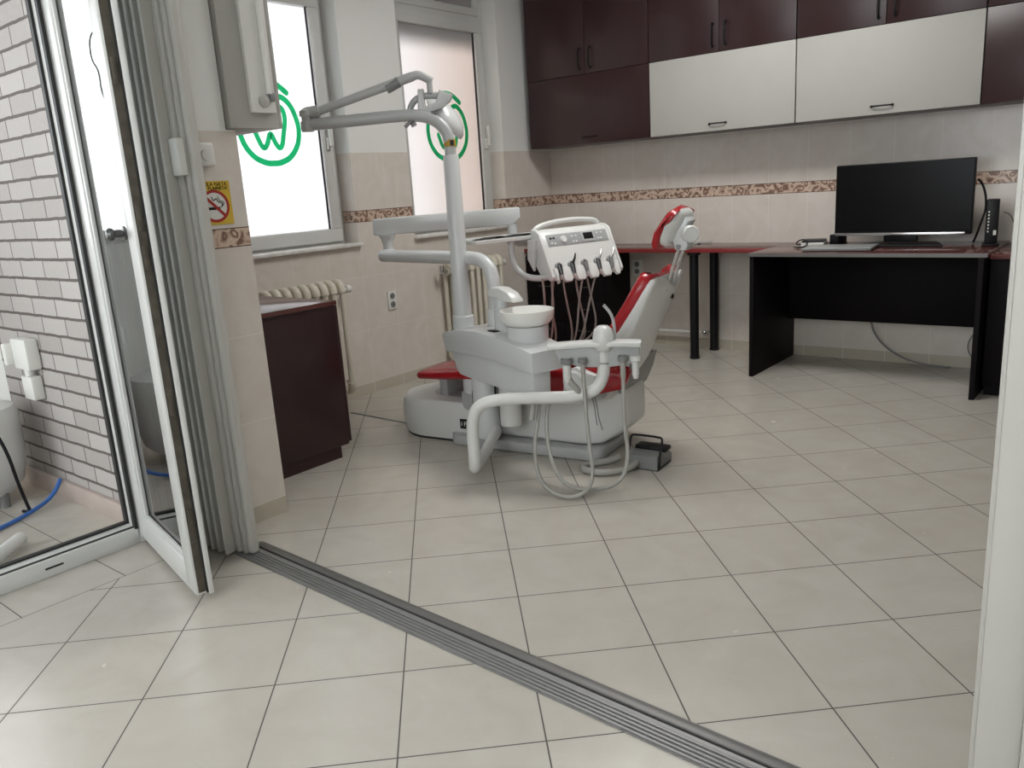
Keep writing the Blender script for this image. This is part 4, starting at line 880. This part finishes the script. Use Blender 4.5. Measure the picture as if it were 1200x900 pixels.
# instrument console facing the head end of the chair
A0 = Vector((1.368, -2.109, 0)); WC = Vector((0.25, 0.968, 0)); NC = Vector((0.968, -0.25, 0)); CW = 0.455
def K(n, w_, z): return A0 + NC * n + WC * w_ + ZA * z
sideo = [(0.0, 0.755), (0.006, 0.772), (-0.060, 0.915), (-0.088, 0.978), (-0.115, 0.995), (-0.150, 1.000), (-0.165, 0.985), (-0.165, 0.86), (-0.10, 0.775), (-0.03, 0.752)]
con = cbuild(MB().prism(sideo, A0, NC, ZA, WC, -0.012, CW - 0.01, 0.010), 'instrument_console', M_UNITW, angle=32)
for w0, w1 in ((-0.022, -0.006), (CW - 0.014, CW + 0.002)):
    cbuild(MB().prism([(a + 0.004, b_ + 0.004) for a, b_ in sideo[:6]] + [(-0.12, 0.93), (-0.05, 0.80)], A0, NC, ZA, WC, w0, w1, 0.004), 'side_cheek', M_UNITW, con)
fd = Vector((-0.060 - 0.006, 0.915 - 0.772)).normalized()       # up the sloping front
FA = (NC * fd[0] + ZA * fd[1]).normalized(); FN = (NC * fd[1] - ZA * fd[0]).normalized()
def front_box(w0, w1, s0, s1, d0, d1, name, m, parent, bev=0.002):
    o_ = A0 + NC * 0.006 + ZA * 0.772
    return cbuild(MB().prism([(w0, s0), (w1, s0), (w1, s1), (w0, s1)], o_, WC, FA, FN, d0, d1, bev), name, m, parent)
cp = front_box(0.02, CW - 0.03, 0.160, 0.222, -0.004, 0.003, 'control_panel', M_LGREYP, con)
front_box(0.245, 0.335, 0.165, 0.220, 0.003, 0.006, 'display_frame', M_UNITG, cp)
front_box(0.258, 0.322, 0.178, 0.212, 0.006, 0.0075, 'display', M_BLACK, cp)
for w_, s0 in ((0.045, 0.20), (0.065, 0.20), (0.045, 0.175), (0.065, 0.172), (0.185, 0.172), (0.205, 0.172), (0.185, 0.20), (0.21, 0.20), (0.355, 0.175), (0.375, 0.175), (0.355, 0.205), (0.385, 0.205)):
    front_box(w_ - 0.006, w_ + 0.006, s0 - 0.004, s0 + 0.006, 0.003, 0.005, 'push_button', M_UNITW if s0 < 0.19 or w_ > 0.1 else M_BLACK, cp, 0.001)
o_ = A0 + NC * 0.006 + ZA * 0.772 + WC * 0.125 + FA * 0.19 + FN * 0.003
cbuild(MB(Matrix.Translation(o_) @ FN.to_track_quat('Z', 'Y').to_matrix().to_4x4()).lathe([(0, 0), (0.019, 0), (0.017, 0.008), (0, 0.009)], n=24), 'dial', M_UNITW, cp)
hp = [K(-0.150, -0.005, 0.985), K(-0.150, 0.02, 1.012), K(-0.150, 0.10, 1.028), K(-0.150, 0.24, 1.036), K(-0.150, 0.36, 1.030), K(-0.150, 0.425, 1.018), K(-0.150, 0.435, 0.985)]
cbuild(MB().tube(hp, 0.0125, 14, smooth=2), 'grab_handle', M_UNITW, con)
cbuild(MB().box(-0.16, -0.24, 0.90, -0.405, 0.0, 0.92, 0.0, Matrix(((NC.x, WC.x, 0, A0.x), (NC.y, WC.y, 0, A0.y), (0, 0, 1, 0), (0, 0, 0, 1)))) if False else MB().tube([K(-0.15, 0.10, 0.93), K(-0.40, 0.09, 0.935)], 0.028, 16), 'console_bracket', M_UNIT)
# five holsters with hand instruments
hw_ = (0.035, 0.118, 0.205, 0.292, 0.380)
for i, w_ in enumerate(hw_):
    o_ = A0 + NC * 0.006 + ZA * 0.772 + WC * w_ + FA * 0.052 + FN * 0.002
    HMx = Matrix.Translation(o_) @ FN.to_track_quat('Z', 'Y').to_matrix().to_4x4()
    hl = cbuild(MB(HMx).lathe([(0.0, 0.0), (0.020, 0.0), (0.020, 0.010), (0.014, 0.013), (0.010, 0.004), (0, 0.004)], n=22), 'holster', M_GREYP, con)
    cone = MB().tube([o_ + FN * 0.010 - FA * 0.045, o_ + FN * 0.013 + FA * 0.004], [0.008, 0.014], 14)
    cbuild(cone, 'handpiece', M_DSTEEL if i in (0, 1, 3) else M_GREYP, hl)
    if i in (1, 3, 4):
        L_ = (0.035, 0, 0.065, 0.045, 0.045)[i] if i != 1 else 0.042
        nz_ = MB().tube([o_ + FN * 0.014, o_ + FN * 0.022 + WC * L_ * 0.45 + FA * L_ * 0.6, o_ + FN * 0.022 + WC * L_ * 0.8 + FA * L_ * 1.2], [0.008, 0.006, 0.0035], 10)
        cbuild(nz_, 'instrument_tip', M_BLACK if i == 1 else M_STEEL, hl)
# scalloped lower lip: a lobe between two holsters each
for w0, w1 in zip((-0.008,) + hw_, hw_ + (CW - 0.012,)):
    if w1 - w0 < 0.03: continue
    m0, m1 = w0 + 0.010, w1 - 0.010
    lobe = [(m0, 0.045), (m0 + 0.004, -0.015), (m0 + 0.014, -0.030), (m1 - 0.014, -0.030), (m1 - 0.004, -0.015), (m1, 0.045)]
    cbuild(MB().prism(lobe, A0 + NC * 0.006 + ZA * 0.772, WC, FA, FN, -0.012, 0.010, 0.005), 'lip', M_UNITW, con)
# instrument tubing hanging from the console in front of the black drawers
def hose(pts, r, name, m, parent=DU): return cbuild(MB().tube(pts, r, 10, smooth=2), name, m, parent)
tubes = (((0.010, 0.775), (0.017, 0.74), (0.041, 0.611), (0.036, 0.465)), ((0.035, 0.775), (0.038, 0.74), (0.036, 0.612), (0.078, 0.449)), ((0.088, 0.78), (0.092, 0.745), (0.123, 0.649), (0.182, 0.442)),
         ((0.180, 0.785), (0.184, 0.752), (0.22, 0.637), (0.285, 0.45)), ((0.230, 0.785), (0.226, 0.752), (0.212, 0.637), (0.202, 0.444)), ((0.250, 0.785), (0.259, 0.753), (0.307, 0.636), (0.362, 0.47)), ((0.320, 0.785), (0.312, 0.747), (0.287, 0.626), (0.245, 0.44)))
for k, tt in enumerate(tubes):
    d_ = 0.012 * (k % 2)
    p_ = [K(-0.03 - d_ - 0.02 * i_, w_, z_) for i_, (w_, z_) in enumerate(tt)]
    we, ze = tt[-1]
    p_ += [K(-0.13 - d_, we * 0.9, ze - 0.08), P(-0.02 - 0.02 * k, 0.245, 0.345 - 0.006 * k)]
    hose(p_, 0.0052, 'instrument_tube', M_THOSE)
hose([K(-0.05, -0.04, 0.77), K(-0.06, -0.025, 0.72), K(-0.09, 0.0, 0.62), K(-0.12, 0.01, 0.50), K(-0.14, 0.02, 0.42), P(-0.15, 0.245, 0.35)], 0.006, 'instrument_tube', M_THOSE)
# grey bow grip under the tray
bw = [K(-0.24, -0.07, 0.955), K(-0.245, -0.075, 0.90), K(-0.225, -0.075, 0.825), K(-0.165, -0.06, 0.775), K(-0.09, -0.03, 0.765), K(-0.04, 0.0, 0.775)]
cbuild(MB().tube(bw, 0.016, 14, smooth=2), 'bow_grip', M_UNIT)
cbuild(MB().prism([(-0.13, 0.80), (-0.10, 0.955), (-0.165, 0.955), (-0.175, 0.86)], A0, NC, ZA, WC, -0.03, -0.014, 0.003), 'grip_cheek', M_UNITW)
# tray
TRM = Matrix(((WC.x, -NC.x, 0, K(-0.30, 0.0, 0).x), (WC.y, -NC.y, 0, K(-0.30, 0.0, 0).y), (0, 0, 1, 0.955), (0, 0, 0, 1)))
tr = cbuild(MB(TRM).box(-0.33, -0.12, 0.0, 0.20, 0.12, 0.008, 0.003), 'tray', M_UNITW)
q = MB(TRM)
for x0, y0, x1, y1 in ((-0.33, -0.12, 0.20, -0.112), (-0.33, 0.112, 0.20, 0.12), (-0.33, -0.112, -0.322, 0.112), (0.192, -0.112, 0.20, 0.112)): q.box(x0, y0, 0.006, x1, y1, 0.020, 0.002)
cbuild(q, 'tray_rim', M_UNITW, tr)

# assistant arm: comes out at the foot of the column, turns up, runs right and carries the suction holder
pA = [Vector((1.325, -2.575, 0.115)), Vector((1.335, -2.60, 0.105)), Vector((1.41, -2.75, 0.075)), Vector((1.47, -2.90, 0.055)), Vector((1.505, -2.935, 0.075)), Vector((1.508, -2.938, 0.14)), Vector((1.508, -2.938, 0.28)), Vector((1.53, -2.918, 0.345)), Vector((1.60, -2.868, 0.368)), Vector((1.75, -2.76, 0.365)), Vector((1.86, -2.685, 0.362)), Vector((1.93, -2.638, 0.385)), Vector((1.958, -2.617, 0.44)), Vector((1.962, -2.613, 0.52)), Vector((1.962, -2.613, 0.60))]
aa = cbuild(MB().tube(pA, 0.0255, 20, smooth=2), 'assistant_arm', M_UNITW)
cbuild(MB().lathe([(0.0275, 0.50), (0.0275, 0.505)], (1.962, -2.613, 0), 24), 'joint_line', M_GREYP, aa)
HD = Vector((0.80, 0.20, 0)).normalized(); HD = Vector((0.864, 0.503, 0)).normalized(); HN = Vector((HD.y, -HD.x, 0)); HO = Vector((1.962, -2.613, 0)) + HN * 0.01
top = []
for k in range(13):
    a = -0.225 + 0.375 * k / 12; top.append((a, 0.575 + 0.012 * math.cos((a + 0.02) * 6)))
ho = [(a, b_ + 0.008) for a, b_ in top] + [(a, b_ - 0.014) for a, b_ in top[::-1]]
hh = cbuild(MB().prism(ho, HO, HD, ZA, HN, -0.036, 0.040, 0.008), 'suction_holder', M_UNITW, angle=30)
pz = [(-0.20, 0.574), (0.14, 0.570), (0.145, 0.52), (0.12, 0.500), (0.02, 0.485), (-0.10, 0.490), (-0.18, 0.515)]
cbuild(MB().prism(pz, HO, HD, ZA, HN, -0.014, 0.010, 0.004), 'holder_apron', M_UNITG, hh)
cbuild(MB().lathe([(0.030, 0.555), (0.042, 0.57), (0.043, 0.61), (0.036, 0.640), (0.020, 0.655), (0, 0.658)], (HO.x, HO.y, 0), 28), 'holder_cap', M_UNITW, hh)
for k, (a, z0, z1, r, big) in enumerate(((-0.15, 0.51, 0.45, 0.017, 1), (-0.085, 0.51, 0.47, 0.010, 0), (0.075, 0.515, 0.45, 0.011, 0), (0.125, 0.515, 0.46, 0.014, 1))):
    q_ = HO + HD * a + HN * 0.022
    s = cbuild(MB().lathe([(r + 0.004, z0 - 0.004), (r + 0.009, z0), (r + 0.009, z0 + 0.018), (r + 0.002, z0 + 0.022)], (q_.x, q_.y, 0), 20), 'clip', M_GREYP if k != 3 else M_UNITW, hh)
    cbuild(MB().lathe([(0, z0 + 0.02), (r, z0 + 0.018), (r, z1), (r * 0.7, z1 - 0.02), (0, z1 - 0.02)], (q_.x, q_.y, 0), 20), 'handpiece', M_UNITW if big else M_HOSE, s)
q_ = HO + HD * (-0.15) + HN * 0.022
hose([q_ + ZA * 0.46, q_ + ZA * 0.43 + HD * 0.012, q_ + ZA * 0.40 + HD * 0.04, q_ + ZA * 0.375 + HD * 0.045 - HN * 0.02, q_ + ZA * 0.36 + HD * 0.0 - HN * 0.05], 0.013, 'elbow_hose', M_HOSE)
q_ = HO + HD * 0.045 - HN * 0.02
hose([q_ + ZA * 0.58, q_ + ZA * 0.66, q_ + ZA * 0.70 - HD * 0.012, q_ + ZA * 0.735 - HD * 0.040], 0.0065, 'suction_tip', M_UNITG)
qa = HO + HD * (-0.085) + HN * 0.022; qb = HO + HD * 0.075 + HN * 0.022
bx_ = Q(0.49, 0.06, 0.345)
hose([bx_, Q(0.49, 0.05, 0.27), Vector((1.72, -2.80, 0.16)), Vector((1.79, -2.87, 0.05)), Vector((1.89, -2.90, 0.012)), Vector((1.99, -2.88, 0.012)), Vector((2.02, -2.80, 0.06)), Vector((qa.x + 0.03, qa.y - 0.03, 0.22)), qa + ZA * 0.46], 0.0085, 'suction_hose', M_HOSE)
bx_ = Q(0.505, 0.10, 0.345)
hose([bx_, Q(0.505, 0.08, 0.27), Vector((1.73, -2.72, 0.17)), Vector((1.78, -2.76, 0.08)), Vector((1.87, -2.80, 0.014)), Vector((1.99, -2.79, 0.012)), Vector((2.08, -2.70, 0.03)), Vector((2.07, -2.62, 0.12)), Vector((qb.x + 0.01, qb.y - 0.02, 0.26)), qb + ZA * 0.46], 0.0085, 'suction_hose', M_HOSE)
cb_ = [Q(0.50, 0.02, 0.345), Q(0.50, 0.01, 0.30), Q(0.50, 0.0, 0.26)]
cbuild(MB().tube(cb_, 0.013, 12), 'hose_socket', M_HOSE)
for k, dx in enumerate((0.0, 0.012)):
    a_ = P(0.40 + dx, -0.235, 0.30)
    hose([a_, a_ + UA * 0.02 - VA * 0.02 - ZA * 0.03, a_ + UA * 0.024 - VA * 0.02 - ZA * 0.08, a_ + UA * (0.03 + dx) - VA * 0.02 - ZA * (0.12 + k * 0.02)], 0.0025, 'loose_strap', M_GREYP)

# instruments lying on the tray
def tool(x0, y0, x1, y1, r, m, label, cat='instrument'):
    a = TRM @ Vector((x0, y0, 0.0085 + r)); b_ = TRM @ Vector((x1, y1, 0.0085 + r)); d = (b_ - a)
    o = MB().tube([a, a + d * 0.08, a + d * 0.25, a + d * 0.75, a + d * 0.92, b_], [r * 0.35, r * 0.5, r, r, r * 0.5, r * 0.3], 10).build('dental_instrument', m)
    tag(o, label, cat, 'instruments on the tray')
tool(-0.30, -0.02, -0.12, 0.01, 0.007, M_DSTEEL, 'dark steel instrument on the left part of the white tray')
tool(-0.22, 0.04, -0.02, 0.05, 0.007, M_BLACK, 'black handled instrument lying at the back of the white tray')
tool(-0.14, -0.06, 0.02, -0.03, 0.007, M_DSTEEL, 'dark steel instrument at the front middle of the white tray')
tool(-0.02, 0.06, 0.15, 0.03, 0.007, M_BLACK, 'black handled instrument on the right part of the white tray')
tool(0.0, -0.07, 0.16, -0.08, 0.004, M_STEEL, 'bright steel instrument at the right front of the white tray')

# foot pedal with its hose
fp_ = thing('foot_pedal', 'grey foot pedal box with black carrying bail on the floor', 'pedal', (2.03, -2.37, 0))
fd_ = Vector((2.083 - 1.961, -2.449 + 2.440, 0)).normalized(); FDX = Vector((0.985, 0.10, 0)).normalized(); FDY = Vector((-FDX.y, FDX.x, 0))
FM = Matrix(((FDX.x, FDY.x, 0, 1.962), (FDX.y, FDY.y, 0, -2.452), (0, 0, 1, 0), (0, 0, 0, 1)))
MB(FM).prism([(0, 0.004), (0, 0.062), (0.05, 0.070), (0.11, 0.072), (0.165, 0.035), (0.165, 0.004)], (0, 0, 0), (0, 1, 0), (0, 0, 1), (1, 0, 0), 0, 0.135, 0.004).build('box', M_GREYP, fp_)
MB(FM).box(0.004, 0.062, 0.066, 0.150, 0.125, 0.086, 0.006, Matrix.Rotation(-0.0, 4, 'X')).build('pedal_plate', M_BLACK, fp_)
bl_ = [(-0.006, 0.012, 0.035), (-0.006, 0.03, 0.085), (-0.006, 0.05, 0.128), (0.004, 0.052, 0.137), (0.130, 0.052, 0.137), (0.141, 0.05, 0.128), (0.141, 0.02, 0.075), (0.141, 0.008, 0.010)]
MB(FM).tube(bl_, 0.005, 10, smooth=1).build('bail', M_BLACK, fp_)
MB(FM).box(-0.004, 0.0, 0.0, 0.138, 0.15, 0.005, 0.001).build('rubber_base', M_GASKET, fp_)
a = FM @ Vector((0.04, 0.0, 0.028))
hp = [a, a - FDY * 0.03 - ZA * 0.004, Vector((1.985, -2.535, 0.017)), Vector((1.93, -2.60, 0.017)), Vector((1.85, -2.615, 0.017)), Vector((1.80, -2.575, 0.017)), Vector((1.82, -2.52, 0.017)), Vector((1.88, -2.46, 0.02)), Vector((1.90, -2.42, 0.03))]
MB().tube(hp, 0.0145, 14, smooth=2).build('pedal_hose', M_HOSE, fp_)
